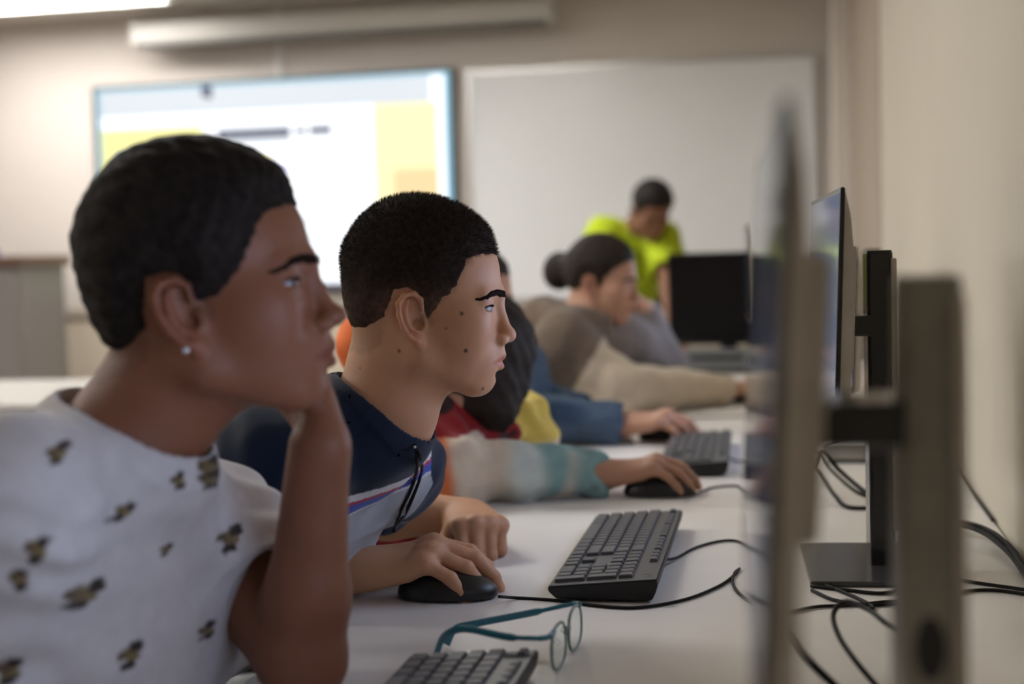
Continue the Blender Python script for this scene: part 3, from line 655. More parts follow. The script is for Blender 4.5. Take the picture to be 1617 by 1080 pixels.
def shade(base, V, hd, stub=None, nails=(), moles=()):
    """skin pigment at each vertex"""
    M, T, s = hd; L = ((V-T)@M)/s*1000; c = np.tile(np.array(base), (len(V),1)); x, y, z = L.T
    near = np.sqrt(x*x+y*y+(z)**2) < 140
    lipr = smoothst(1-np.abs(z+73.2)/(11.5*(1-np.clip(np.abs(y)/25,0,1)**2)+.01)) * (x>74) * near * (np.abs(y)<24)
    c = mixc(c, np.array(base)*np.array((.80,.50,.52)), np.clip(lipr*1.6,0,.8))
    ck = np.exp(-(((x-62)/22)**2+((np.abs(y)-38)/18)**2+((z+35)/20)**2))*near; c = mixc(c, np.array(base)*np.array((1.05,.88,.86)), ck*.5)
    er = near*(np.abs(y)>68)*(np.abs(x+15)<24); c = mixc(c, np.array(base)*np.array((1.08,.86,.84)), er*.5)
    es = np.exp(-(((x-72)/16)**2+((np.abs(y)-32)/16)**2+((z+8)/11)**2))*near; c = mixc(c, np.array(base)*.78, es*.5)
    if stub is not None:
        d = stub(x, z)+2.5*vnoise(L, .5, 3); c = mixc(c, np.array(base)*.22, np.clip((4-d)/18, 0, .28)*near*(np.abs(z)<140))
    for p, n, d_, r in nails:
        q = V-(p+n*r*.7-d_*r*.1); w = smoothst(1.4-np.linalg.norm(q-np.outer(q@d_, d_)*.35, axis=1)/(r*.78)); w *= ((V-p)@n > r*.35)
        c = mixc(c, np.clip(np.array(base)*np.array((1.25,1.25,1.3))+.03, 0, 1), np.clip(w*1.5,0,1)*.75)
    for m_, r in moles:
        rr = ray(*m_); rr /= np.linalg.norm(rr); q = V-CAMLOC; t = q@rr; dd = np.linalg.norm(q-np.outer(t, rr), axis=1); cand = dd < .004
        if cand.any():
            p = V[cand][np.argmin(t[cand])]; c = mixc(c, np.array((.05,.022,.015)), np.clip(1.6-np.linalg.norm(V-p, axis=1)/r, 0, 1)*.9)
    return c
def smoothst(t): t = np.clip(t, 0, 1); return t*t*(3-2*t)
def mixc(a, b, w): w = np.asarray(w)[:,None]; return a*(1-w)+np.asarray(b)*w

HAIR_SHORT = [(96,58),(90,52),(66,55),(50,36),(44,20),(32,2),(16,-6),(13,-26),(3,-28),(0,4),(-14,14),(-32,10),(-40,-20),(-44,-48),(-58,-60),(-110,-62),(-130,60),(-60,150),(60,150),(110,90)]
def make_hair(name, hd, mat, parent, org, tmax=8, tmin=1.5, poly=HAIR_SHORT, h=.002, rough=1., col=None, nz=(.35,1.0), xtra=()):
    M, T, s = hd; sk = [x for x in skull_ops() if not (isinstance(x[1], Cap) and False)]; pf = polysd(poly)
    def f(L):
        mmL = L*1000; d = seval(sk, L)*1000; p = pf(mmL[:,0], mmL[:,2]) + rough*1.6*vnoise(mmL, .55, 5)
        t = tmin+(tmax-tmin)*smoothst(-p/34) + rough*nz[1]*vnoise(mmL, nz[0], 9)*smoothst(-p/18)
        return smax(d-t, p, 1.5)/1000
    base = Fn(f, (0,0,.04), .145)
    ops = [('+', xf(base, M, T, s), 0)]+[(a, xf(p, M, T, s), k) for a, p, k in xtra]
    lo, hi = bounds(ops, .01)
    return sdfobj(name, ops, h, mat, parent, col, org, (lo, hi))
def face_parts(hd, body, org, brow=m_brow, gaze=(-10,4), lash=True, h=.0013, bshape=1.):
    M, T, s = hd; W = lambda p: M@(np.array(p)*mm*s)+T-np.array(org)
    sk = skull_ops()
    for sd in (1,-1):
        me = bpy.data.meshes.new('eye'); bm = bmesh.new(); bmesh.ops.create_uvsphere(bm, u_segments=32, v_segments=32, radius=12.9*mm*s)
        for f in bm.faces:
            a = math.degrees(math.acos(max(-1,min(1,f.calc_center_median().normalized().z)))); f.material_index = 2 if a < 11 else (1 if a < 32 else 0); f.smooth = True
        G_ = M@eul(gaze[0], gaze[1], 0); bmesh.ops.transform(bm, matrix=Matrix((G_@np.array([[0,0,1],[0,1,0],[-1,0,0]])).tolist()).to_4x4(), verts=bm.verts)
        bm.to_mesh(me); bm.free(); e = link('eye', me, m_eye, body); me.materials.append(m_iris); me.materials.append(m_pupil); e.location = W((66.9,sd*30.6,-10.8))
        poly = [(6,1.5),(9,9),(24,11),(38,8.5),(52,0),(51,-2),(37,3),(22,3.5),(10,1.5)]; pf = polysd([(a*1., b*bshape) for a, b in poly])
        def f(L, sd=sd, pf=pf):
            q = L*1000; d = seval(sk, L)*1000; return np.maximum(smax(d-1.8, pf(sd*q[:,1], q[:,2])+.9*vnoise(q, 1.6, 4), 1.), 50-q[:,0])/1000
        fn = Fn(f, (.072, sd*.028, .012), .034); sdfobj('eyebrow', [('+', xf(fn, M, T, s), 0)], h, brow, body, None, org)
        if lash:
            P = []
            for u in np.linspace(-12.5, 12.5, 13):
                zc = 3.3*math.sqrt(max(0,1-(u/13.4)**2)); rx = math.sqrt(max(1, 15.2**2-u*u-zc*zc)); ca_, sa_ = math.cos(.35), math.sin(.35); P.append(W((66.5+rx*ca_-u*sa_, sd*(31+rx*sa_+u*ca_), -10.5+zc)))
            bm = bmesh.new(); tube(bm, P, .0010*s, 6); obj('eyelashes', bm, m_brow, body, True)

def person(label, hd, skin, neck, torso, arms, hands, h, group=None, org=None, stub=None, moles=(), legs=True, head=dict(), hair=None, lash=True):
    """hd=(M,T,s); neck=[(a,b,ra,rb)]; torso=list of ops; arms=list of ops; hands=list of (ops,tips)"""
    M, T, s = hd; ops = place(head_ops(**head), M, T, s)
    for a, b, ra, rb in neck: ops.append(('+', Cap(a, b, ra, rb), .022))
    ops += torso + arms; nails = []
    for o, tips in hands:
        o = list(o); o[0] = (o[0][0], o[0][1], .015); ops += o; nails += tips
    org = np.array(org if org is not None else T)
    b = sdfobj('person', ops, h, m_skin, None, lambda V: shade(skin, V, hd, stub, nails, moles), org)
    tag(b, label, 'person', group)
    face_parts(hd, b, org, lash=lash, h=max(.0013, h*.7))
    return b, org
def torso_ops(P, Cc, N, sL, sR, f, k=1., r=(.125,.135,.075)):
    """pelvis, chest centre, neck base, shoulders, facing"""
    P, Cc, N, sL, sR, f = [np.array(v, float) for v in (P, Cc, N, sL, sR, f)]; r = [x*k for x in r]
    ax = sL-sR; ax /= np.linalg.norm(ax)
    o = [('+', Cap(P, (P+Cc)/2, r[0], r[0]*.96, f, .78), 0), ('+', Cap((P+Cc)/2, Cc, r[0]*.96, r[1], f, .74), .04)]
    o.append(('+', Cap(Cc-ax*.05*k, Cc+ax*.05*k, r[1]*.88, r[1]*.88, f, .78), .05))
    o.append(('+', Cap(sR, sL, .052*k, .052*k), .07)); m = (sL+sR)/2
    o.append(('+', Cap(N, sR*.72+m*.28+np.array((0,0,.012)), .045*k, .040*k), .05)); o.append(('+', Cap(N, sL*.72+m*.28+np.array((0,0,.012)), .045*k, .040*k), .05))
    return o
def grow(ops, r):
    out = []
    for a, p, k in ops:
        if isinstance(p, Cap): p = Cap(p.a, p.b, p.ra+r, p.rb+r, p.ax, p.f)
        elif isinstance(p, Ell): p = Ell(p.c, p.r+r, p.M)
        out.append((a, p, k))
    return out
def wrinkles(amp, sc, seed, c=(0,0,0), R=1e9, stretch=(1,1,1)): 
    st = np.array(stretch); return ('w', Fn(lambda P: amp*(vnoise(P*st, sc, seed)+.5*vnoise(P*st, sc*2.3, seed+1))), 0)
def legs_ops(P, k=1., f=(1,0,0), spread=.10, knee=.40):
    P = np.array(P, float); f = np.array(f, float); s_ = np.cross((0,0,1), f); o = []
    for sd in (1,-1):
        hp = P+s_*sd*.08+np.array((0,0,-.03)); kn = P+f*knee+s_*sd*spread*1.2; kn[2] = .50; an = kn+f*.02; an[2] = .09; fo = an+f*.15; fo[2] = .045
        o.append([('+', Cap(hp, kn, .082*k, .060*k), .03), ('+', Cap(kn, an, .058*k, .045*k), .02)]); o.append((an, fo))
    return o
m_jeans = nmat('dark_trousers', (.03,.035,.05), .85, noise=.1, bump=.3, bscale=500); m_shoe = nmat('shoe_rubber', (.05,.05,.05), .6)
def lower(P, body, org, f=(1,0,0), knee=.40):
    L = legs_ops(P, f=f, knee=knee); ops = [('+', Cap(np.array(P)+np.array((0,0,-.02)), np.array(P)+np.array((0,0,.02)), .122, .115, f, .8), 0)]+[(a,b,.05 if i==0 else c) for l in (L[0], L[2]) for i,(a,b,c) in enumerate(l)]
    sdfobj('trousers', ops, .008, m_jeans, body, None, org)
    for an, fo in (L[1], L[3]):
        sdfobj('shoe', [('+', Cap(an+np.array((0,0,-.035)), fo, .042, .036), 0), ('+', Cap(an+np.array((-.02,0,-.04)), fo+np.array((.03,0,-.008)), .035,.034), .02), ('*', Pl((0,0,.004),(0,0,-1)), .004)], .007, m_shoe, body, None, org)
def stool(P, label):
    t = thing('stool', label, 'stool', (P[0], P[1], 0)); z = P[2]-.16
    bm = bmesh.new(); bmesh.ops.create_cone(bm, cap_ends=True, segments=32, radius1=.17, radius2=.165, depth=.03); bmesh.ops.translate(bm, verts=bm.verts, vec=(0,0,z-.015)); obj('seat', bm, m_blk, t)
    for a in range(4):
        c, s = math.cos(a*PI/2+.4), math.sin(a*PI/2+.4); bm = bmesh.new(); tube(bm, [(.10*c,.10*s,z-.03),(.17*c,.17*s,0)], .011); obj('leg', bm, m_leg, t)

# ===== boy 1: white T-shirt, chin on his fist ======================================
T1 = atY(326, 449, 1.15); M1 = eul(10, -8, 0); hd1 = (M1, T1, 1.05)
N1 = atY(188, 722, 1.13); R1 = atY(0, 810, .99); L1 = atY(330, 845, 1.30); Cc1 = (R1+L1)/2+np.array((-.035,0,-.09)); P1 = np.array((-.80,1.10,.56)); f1 = np.array((math.cos(-.26), math.sin(-.26), 0))
tor1 = torso_ops(P1, Cc1, N1, L1, R1, f1, .86)
W1 = atY(504, 705, 1.20); E1 = atY(480, 1112, 1.21); E1[2] = DZ+.040; ER1 = atY(-120, 1150, 1.0); WR1 = np.array((-.62, 1.06, .72))
larm1 = arm_ops(L1, E1, W1, (44,38,34,27)); rarm1 = arm_ops(R1, ER1, WR1, (44,38,34,26))
hx = np.array((-.30,.42,.80)); h1 = hand_ops(W1+np.array((0,.01,.012)), frame(hx, (.80,.60,.0), -1), curl=((82,100,60),), spread=(3,1,-1,-3), thumb=(12,30,20,20), s=.86)
h1b = hand_ops(WR1, frame((.3,.9,-.2), (0,0,1), 1), curl=((30,30,20),), s=.9)
neck1 = [(M1@np.array((-.026,0,-.052))+T1, N1, .054, .056), (M1@np.array((.0,0,-.062))+T1, N1+np.array((.03,-.0,.02)), .040, .042)]
SK1 = (.225,.094,.052)
b1, o1 = person('teenage boy in white patterned T-shirt nearest the camera, resting his chin on his fist', hd1, SK1, neck1, grow(tor1, -.012), larm1+rarm1, [h1, h1b], .0023, stub=polysd(HAIR_SHORT), head=dict(nose=1.22, lip=1.25))
HAIR1 = [(98,62),(92,50),(78,52),(62,44),(54,26),(40,6),(26,-8),(14,-12),(3,-14),(-2,8),(-14,14),(-30,10),(-38,-16),(-42,-44),(-56,-64),(-110,-66),(-130,60),(-60,150),(60,150),(110,90)]
make_hair('hair', hd1, nmat('curly_black_hair', (.015,.011,.0095), .75, spec=.15, noise=.5, nscale=120, bump=1., bscale=170), b1, o1, tmax=13, tmin=2, poly=HAIR1, h=.0022, nz=(.42,1.3))
# shirt
def motif(V, c, specs):
    for (px, py), rot, sc_ in specs:
        rr = ray(px, py); rr = rr/np.linalg.norm(rr); q = V-CAMLOC; t = q@rr; dd = np.linalg.norm(q-np.outer(t, rr), axis=1); cand = dd < .006
        if not cand.any(): continue
        p = V[cand][np.argmin(t[cand])]; q = V-p; u = q@RC[:,0]; v = q@RC[:,1]; ca, sa = math.cos(rot), math.sin(rot); u, v = (u*ca+v*sa)/sc_*1250, (-u*sa+v*ca)/sc_*1150; near = (q@RC[:,2] > -.03)
        n = 2.2*vnoise(q*1000+px, .7, 2)
        for (cx, cy, rx, ry, col) in ((0,0,5.5,8,(.15,.11,.05)),(5,6,4.5,5,(.03,.022,.018)),(-3,-8,6,3.6,(.03,.022,.018)),(-5,3,3,4,(.10,.07,.035)),(3,-3,3,3,(.19,.15,.07))):
            w = smoothst((1.15-np.sqrt(((u-cx)/rx)**2+((v-cy)/ry)**2)+n*.12)*4)*near; c = mixc(c, col, w)
    return c
def col1(V):
    c = np.tile(np.array((.53,.51,.505)), (len(V),1))
    return motif(V, c, [((95,705),.5,.8),((205,812),-.3,.75),((290,765),.4,.75),((340,735),.1,1.),((342,760),.2,.8),((375,848),.3,1.15),((272,870),-.1,.55),((68,870),.1,1.05),((38,925),.4,.9),((142,945),-.25,1.25),((218,1035),.2,1.05),((336,1000),.2,.8),((28,1062),.2,1.1),((120,1120),.4,1.1)])
g1 = grow(tor1, .010)
def sleeve(sh, el, t, ra, rb, k=.035):
    e = sh+(el-sh)*t; d = (el-sh)/np.linalg.norm(el-sh)
    return [('+', Cap(sh, e+d*.03, ra, rb), k)], [('*e', e, d, rb)]
def shirt(name, ops, cuts, arms_t, hollow, wr, h, mat, parent, col, org):
    """ops: solid body; arms_t: (shoulder, elbow, fraction, r0, r1); hollow: ops removed (neck opening)"""
    o = [x for x in ops]
    o.append(wr)
    base = o
    lo, hi = bounds([x for x in ops if x[0]=='+'], .03)
    sl = []
    for sh, el, t, r0, r1 in arms_t:
        e = sh+(el-sh)*t; d = (el-sh)/np.linalg.norm(el-sh); cap = Cap(sh, e+d*.05, r0, r1)
        pl = Pl(e, d); inn = Cap(sh+d*.06, e+d*.08, r0-.009, r1-.006)
        def f(P, cap=cap, pl=pl, inn=inn, e=e, d=d):
            a = np.maximum(cap.d(P)+.004*vnoise(P, 95, 8)+.0025*np.sin(P@d*150+4*vnoise(P,30,3)), pl.d(P)); deep = np.maximum(inn.d(P), -((P-e)@d)-.03)
            return smax(a, -deep, .003)
        sl.append(('+', Fn(f, (sh+e)/2, np.linalg.norm(e-sh)/2+r0+.02), .03))
        lo = np.minimum(lo, np.minimum(sh, e)-.1); hi = np.maximum(hi, np.maximum(sh, e)+.1)
    return sdfobj(name, base+sl+hollow+list(cuts), h, mat, parent, col, org, (lo, hi))
nd = N1-T1; nd /= np.linalg.norm(nd)
nc1 = Cap(N1+np.array((.022,.0,.030)), N1+np.array((.03,-.004,.15)), .064, .088); neckcut1 = [('w', Fn(lambda P: -.0022*smoothst((.019-nc1.d(P))/.002)), 0), ('-', nc1, .004)]
cb1 = [N1+np.array((.012,-.004,.018))]
shirt('t_shirt', g1+[('+', Cap(N1+np.array((-.012,0,-.012)), N1+np.array((.012,0,-.016)), .070, .064), .04)], [('*', Pl((0,0,.62),(0,0,-1)), .01)], [(L1, E1, .57, .076, .074), (R1, ER1, .62, .074, .070)], neckcut1,
      ('w', Fn(lambda P: smoothst((nc1.d(P)-.004)/.03)*(.0085*vnoise(P*np.array((1,1,.45)), 38, 21)+.0042*vnoise(P, 85, 5))), 0), .003, m_cloth, b1, col1, o1)
bm = bmesh.new(); ring = []
cc = N1+np.array((.012,-.004,.018))
# ear stud
ey = M1@np.array((-.008,-.0765,-.0505))+T1-o1
bm = bmesh.new(); bmesh.ops.create_icosphere(bm, subdivisions=2, radius=.0032); bmesh.ops.translate(bm, verts=bm.verts, vec=ey); obj('ear_stud', bm, nmat('stud_crystal', (.8,.85,.9), .08, metal=.6), b1)
lower(P1, b1, o1); stool(P1, 'stool under the boy in the white T-shirt')

# ===== boy 2: navy T-shirt, hand on the mouse =====================================
T2 = atY(670, 470, 1.60); M2 = eul(10, 2, 0); hd2 = (M2, T2, 1.0)
N2 = atY(600, 668, 1.58); R2 = atY(432, 735, 1.46); L2 = atY(618, 735, 1.74); Cc2 = (R2+L2)/2+np.array((-.088,0,-.10)); P2 = np.array((-.96,1.58,.56)); f2 = np.array((math.cos(-.12)*.9, math.sin(-.12)*.9, -.35))
tor2 = torso_ops(P2, Cc2, N2, L2, R2, f2, .88)
W2 = atY(558, 916, 1.60); W2[2] = DZ+.032; E2 = W2+np.array((-.22,-.05,.035)); WL2 = atY(742, 822, 1.91); WL2[2] = DZ+.040; EL2 = atY(560, 835, 1.93); EL2[2] = DZ+.045
h2 = hand_ops(W2, frame((1,.16,.22), (-.22,-.18,1), 1), curl=((30,28,14),(34,28,14),(38,28,12),(42,26,10)), spread=(5,1,-4,-13), thumb=(40,25,10,15), s=1.10)
hl2 = hand_ops(WL2, frame((.38,-.90,.05), (.0,.05,1), -1), curl=((72,62,35),(76,62,35),(78,62,35),(80,60,35)), spread=(2,0,-2,-4), thumb=(40,30,30,40), s=1.04)
SK2 = (.51,.272,.158)
neck2 = [(M2@np.array((-.030,0,-.050))+T2, N2, .053, .055), (M2@np.array((-.004,0,-.066))+T2, N2+np.array((.028,0,.02)), .038, .040)]
b2, o2 = person('teenage boy in navy T-shirt looking at his screen, right hand on a black mouse', hd2, SK2, neck2, grow(tor2, -.012), arm_ops(R2, E2, W2, (44,37,34,25))+arm_ops(L2, EL2, WL2, (44,37,34,25)), [h2, hl2], .0016, stub=polysd(HAIR_SHORT),
      moles=[((731,490),.0020),((736,559),.0022),((766,617),.0018),((700,522),.0012),((625,555),.0018),((563,580),.0010),((651,523),.0010)])
HAIR2 = [(99,66),(94,50),(74,52),(52,46),(46,26),(34,8),(22,-2),(15,-14),(9,-24),(2,-20),(-1,6),(-12,14),(-28,10),(-38,-14),(-42,-44),(-54,-62),(-110,-64),(-130,60),(-60,150),(60,150),(110,90)]
m_fade = vmat('cropped_hair', .8, .12, .9, 420, vary=.3, vscale=160)
def fade2(V):
    L = ((V-T2)@M2)*1000; p = polysd(HAIR2)(L[:,0], L[:,2]); top = np.array((.026,.018,.014)); side = np.array((.115,.066,.045))
    return mixc(np.tile(top,(len(V),1)), side, smoothst((36-L[:,2]+8*vnoise(L,.12,3))/50)*(.30+.55*smoothst(1+p/24)))
hr2 = make_hair('hair', hd2, m_fade, b2, o2, tmax=8, tmin=1.0, poly=HAIR2, h=.0018, nz=(.5,.5), col=fade2)
def strands(parent_obj, hd, n, ln, seed, w=.00035, top=30):
    """short cropped hairs standing on the hair surface, merged into the same hair mesh"""
    me = parent_obj.data; V = np.zeros(len(me.vertices)*3); me.vertices.foreach_get('co', V); V = V.reshape(-1,3); Nn = np.zeros(len(me.vertices)*3); me.vertices.foreach_get('normal', Nn); Nn = Nn.reshape(-1,3)
    rs = np.random.RandomState(seed); M, T, s = hd; org = np.array(o2 if hd is hd2 else o1); L = ((V+org-T)@M)*1000
    ok = np.where((((V@M)*Nn@M).sum(1) != 1e9) & (np.sqrt((L**2).sum(1)) > 60))[0]; id_ = ok[rs.randint(0, len(ok), n)]; P = V[id_]; N_ = Nn[id_]; z = L[id_,2]; k = smoothst((z-0)/60); length = (1.0+(ln-1.0)*k)*mm*(.7+.6*rs.rand(n))
    comb = np.array((.55,0,.1))@M.T; d = N_+comb*(k[:,None]*.8)+rs.randn(n,3)*.28; d /= np.linalg.norm(d,axis=1)[:,None]; t = np.cross(d, rs.randn(n,3)); t /= np.linalg.norm(t,axis=1)[:,None]
    A = P+t*w-d*.0006; B = P-t*w-d*.0006; Cc = P+d*length[:,None]; VV = np.stack([A,B,Cc],1).reshape(-1,3); F = np.arange(3*n).reshape(-1,3)
    m2 = npmesh('strands', VV, F); bm = bmesh.new(); bm.from_mesh(me); bm.from_mesh(m2); bm.to_mesh(me); bm.free(); bpy.data.meshes.remove(m2)
    W_ = np.zeros(len(me.vertices)*3); me.vertices.foreach_get('co', W_); cc_ = np.ones((len(me.vertices),4), np.float32); cc_[:,:3] = fade2(W_.reshape(-1,3)+org); cc_[len(V):,:3] *= np.repeat(.7+2.6*rs.rand(n)**2, 3)[:,None]; me.color_attributes['Col'].data.foreach_set('color', cc_.ravel())
strands(hr2, hd2, 26000, 5, 4)
SP = [atY(553,812,1.46), atY(607,787,1.50), atY(665,745,1.66)]
def col2(V):
    navy = np.array((.008,.015,.036)); c = np.tile(navy, (len(V),1)); SP = []
    for px in ((556,817),(607,792),(655,768)):
        rr = ray(*px); rr = rr/np.linalg.norm(rr); qq = V-CAMLOC; tt = qq@rr; dd = np.linalg.norm(qq-np.outer(tt, rr), axis=1); cn = dd < .004; SP.append(V[cn][np.argmin(tt[cn])] if cn.any() else atY(*px, 1.55))
    dr = (SP[2]-SP[0]); dr /= np.linalg.norm(dr); n = np.array((0,0,-1.)); n = n-dr*(n@dr); n /= np.linalg.norm(n); STC = SP[0]; UPS = n
    print('stripe', SP, n); d = (V-STC)@n*1000+1.2*vnoise(V,40,3)
    fr = (V-L2)@(L2-R2)/np.linalg.norm(L2-R2)
    ta = np.clip((V-L2)@(EL2-L2)/((EL2-L2)@(EL2-L2)),0,1); farm = np.linalg.norm(V-(L2+np.outer(ta, EL2-L2)),axis=1) < .074; ta = np.clip((V-R2)@(E2-R2)/((E2-R2)@(E2-R2)),0,1); narm = np.linalg.norm(V-(R2+np.outer(ta, E2-R2)),axis=1) < .074; body = ~(farm|narm)
    for a, b, cl in ((0,400,(.33,.35,.38)),(-2.5,1,(.55,.55,.58)),(-13,-2.5,(.035,.075,.36)),(-17.5,-13,(.38,.03,.06)),(-27,-17.5,(.60,.59,.61))):
        c[(d>a)&(d<b)&body] = cl
    red = (V[:,0] < R2[0]-.03)&(np.abs((V-R2)@np.array((0,1,0))-.02)<.012)&(V[:,2]>R2[2]); c[red] = (.30,.02,.05)
    return c
nc2 = Cap(N2+np.array((.016,-.002,.020)), N2+np.array((.03,-.002,.14)), .060, .080)
ax2 = (Cc2-P2); ax2 /= np.linalg.norm(ax2)
sh2 = shirt('t_shirt', grow(tor2, .013)+[('+', Cap(N2+np.array((-.034,-.012,-.006)), N2+np.array((-.020,-.012,-.02)), .060, .058), .03)], [('*', Pl((0,0,.60),(0,0,-1)), .01)], [(R2, E2, .58, .066, .060), (L2, EL2, .50, .064, .060)], [('w', Fn(lambda P: -.0018*smoothst((.017-nc2.d(P))/.002)), 0), ('-', nc2, .004)],
      ('w', Fn(lambda P: smoothst((nc2.d(P)-.004)/.03)*(.0045*vnoise(P*np.array((1,1,.6)), 48, 31)+.0018*vnoise(P, 110, 6))), 0), .0025, m_cloth, b2, col2, o2)
from mathutils.bvhtree import BVHTree
bvh = BVHTree.FromPolygons([v.co+Vector(o2) for v in sh2.data.vertices], [p.vertices[:] for p in sh2.data.polygons])
def onshirt(px, py, lift=.008):
    r_ = Vector(ray(px, py)).normalized(); h_ = bvh.ray_cast(Vector(CAMLOC), r_)[0]
    return np.array(h_ - r_*lift) if h_ is not None and .9 < h_.y < 1.8 else atY(px, py, 1.56)
bm = bmesh.new(); S1 = [onshirt(*p) for p in ((655,702),(658,714),(659,725),(658,742),(654,760),(646,780),(636,800),(628,820),(622,838))]
tube(bm, [p-o2 for p in smoothpath(S1, 4)], .0022, 6); tube(bm, [p-o2 for p in smoothpath([onshirt(*p) for p in ((658,708),(664,722),(666,738),(663,755),(656,775),(647,797),(636,818),(622,838))], 6)], .0022, 6); obj('lanyard', bm, m_cable, b2, True)
bm = bmesh.new(); tube(bm, [onshirt(656,672,.009)-o2, onshirt(656,690,.010)-o2, onshirt(655,706,.011)-o2], .0017, 6); obj('drawstring', bm, m_white, b2, True)
lower(P2, b2, o2); stool(P2, 'stool under the boy in the navy T-shirt')
# ===== student 3: colourful sweatshirt, head bent low behind the boy in navy =======
def sleeve_caps(sh, el, wr, ra, rb, rc, k=.03):
    f = el+(wr-el)*.93
    return [('+', Cap(sh, el, ra, rb), k), ('+', Cap(el, f, rb, rc), .03)]
def gather(amp, sc, seed): return ('w', Fn(lambda P: amp*(vnoise(P, sc, seed)+.6*vnoise(P, sc*2.1, seed+2))), 0)
T3 = atY(752, 578, 2.36); M3 = eul(62, 20, 0); hd3 = (M3, T3, .96)
N3 = atY(690, 655, 2.34); R3 = atY(640, 700, 2.22); L3 = atY(806, 668, 2.50); Cc3 = (R3+L3)/2+np.array((-.06,0,-.10)); P3 = np.array((-.95,2.36,.56)); f3 = np.array((.93,-.1,-.35))
W3 = atY(958, 762, 2.32); W3[2] = DZ+.036; E3 = atY(705, 772, 2.22); E3[2] = DZ+.060; EL3 = atY(818, 700, 2.50); EL3[2] = DZ+.072; WL3 = atY(700, 722, 2.40); WL3[2] = DZ+.045
tor3 = torso_ops(P3, Cc3, N3, L3, R3, f3, .90)
h3 = hand_ops(W3, frame((1,.05,.20), (-.2,-.15,1), 1), curl=((30,26,12),(32,28,12),(34,26,12),(36,24,10)), spread=(5,1,-4,-10), thumb=(40,25,10,15), s=.95)
hl3 = hand_ops(WL3, frame((-.9,-.3,0), (0,0,1), -1), curl=((40,40,20),), s=.85)
neck3 = [(M3@np.array((-.026,0,-.05))+T3, N3, .052, .055)]
b3, o3 = person('student in colourful red, cream and teal sweatshirt with head bent low, hand on a mouse', hd3, (.42,.225,.145), neck3, grow(tor3, -.014), arm_ops(R3, E3, W3, (40,36,32,25))+arm_ops(L3, EL3, WL3, (40,36,32,25)), [h3, hl3], .003, lash=False)
make_hair('hair', hd3, m_hair2, b3, o3, tmax=26, tmin=9, h=.004, nz=(.16,4.0), xtra=[('+', Ell((.0,0,-.066),(.060,.068,.052)), .03)], poly=[(98,60),(95,30),(84,0),(74,-40),(64,-110),(-20,-120),(-110,-120),(-150,60),(-60,170),(60,170),(125,95)])
def col3(V):
    d = V-o3; px = V; c = np.tile(np.array((.25,.012,.016)), (len(V),1)); n = vnoise(V, 26, 41); n2 = vnoise(V*np.array((1,1,.3)), 50, 44)
    c[(n2>.45)] = (.03,.012,.012); c[(n2<-.55)] = (.50,.40,.24)
    tE = (V-E3)@(W3-E3)/((W3-E3)@(W3-E3)); fore = (np.linalg.norm(V-(E3+np.outer(np.clip(tE,0,1), W3-E3)), axis=1) < .072)&(V[:,2]<DZ+.115)&(V[:,1]<2.33)
    cream = np.array((.60,.52,.42)); teal = np.array((.22,.36,.36)); pale = np.array((.50,.56,.53))
    cf = mixc(np.tile(cream,(len(V),1)), pale, smoothst((tE-.30+.12*n)*6)); cf = mixc(cf, teal, smoothst((tE-.46+.20*n2)*6)); cf = mixc(cf, cream*.95, smoothst((tE-.60-.1*n)*12)*smoothst((.85-tE)*6)*(n2<.2))
    cf = mixc(cf, (.62,.17,.06), smoothst((.06-tE+.05*n)*12)); cf = mixc(cf, (.02,.06,.15), smoothst((np.abs(tE-.14)<.10)*(n>.25)*1.)); cf = mixc(cf, teal*.95, smoothst((tE-.84)*25))
    cf = mixc(cf, (.02,.02,.022), smoothst(1.8-np.linalg.norm(V-atY(940,778,2.26),axis=1)/.014))
    c = np.where(fore[:,None], cf, c)
    dl = np.linalg.norm(V-EL3, axis=1); yel = (dl<.105)&~fore
    ce = mixc(np.tile(np.array((.62,.53,.42)),(len(V),1)), (.72,.55,.12), smoothst((V[:,2]-(DZ+.066)+.010*n)*80)); ce = mixc(ce, (.05,.045,.04), smoothst(1.6-np.abs(V[:,2]-(DZ+.080)+ (V[:,0]-EL3[0])*.25)*240)*(V[:,0]<EL3[0]+.0)*1.)
    c = np.where(yel[:,None], ce, c)
    tl = (V-EL3)@(WL3-EL3)/((WL3-EL3)@(WL3-EL3)); fl = (tl>.1)&(np.linalg.norm(V-(EL3+np.outer(np.clip(tl,0,1), WL3-EL3)), axis=1) < .066)&~fore
    c[fl] = (.58,.48,.37); return c
sw = grow(tor3, .014)+sleeve_caps(R3, E3, W3, .062, .052, .036)+sleeve_caps(L3, EL3, WL3, .064, .066, .040)+[('+', Cap(N3, N3+(T3-N3)*.42, .078, .070), .02)]
sw += [('+', Cap(N3+np.array((-.02,0,.0)), atY(620,600,2.30), .06, .045), .04)]
cuf = W3+(E3-W3)*.10
sw += [('+', Cap(cuf, W3+(E3-W3)*.28, .038, .038), .006), gather(.0105, 46, 12), ('-', Cap(N3+np.array((.03,0,.055)), N3+np.array((.03,0,.16)), .050,.075), .01), ('*', Pl((0,0,.60),(0,0,-1)), .01), ('*', Pl((0,0,DZ+.0015),(0,0,-1)), .004) if False else ('+', Cap(N3,N3,.01,.01), .01)]
sdfobj('sweatshirt', sw, .004, m_cloth, b3, col3, o3)
sdfobj('hood', [('+', Ell(atY(590,548,2.30), (.052,.06,.045)), 0), ('+', Cap(atY(578,545,2.30), N3+np.array((-.05,0,.03)), .05,.045), .03), gather(.003,60,3)], .004, nmat('orange_cloth', (.75,.16,.03), .8), b3, None, o3)
lower(P3, b3, o3); stool(P3, 'stool under the student in the colourful sweatshirt')

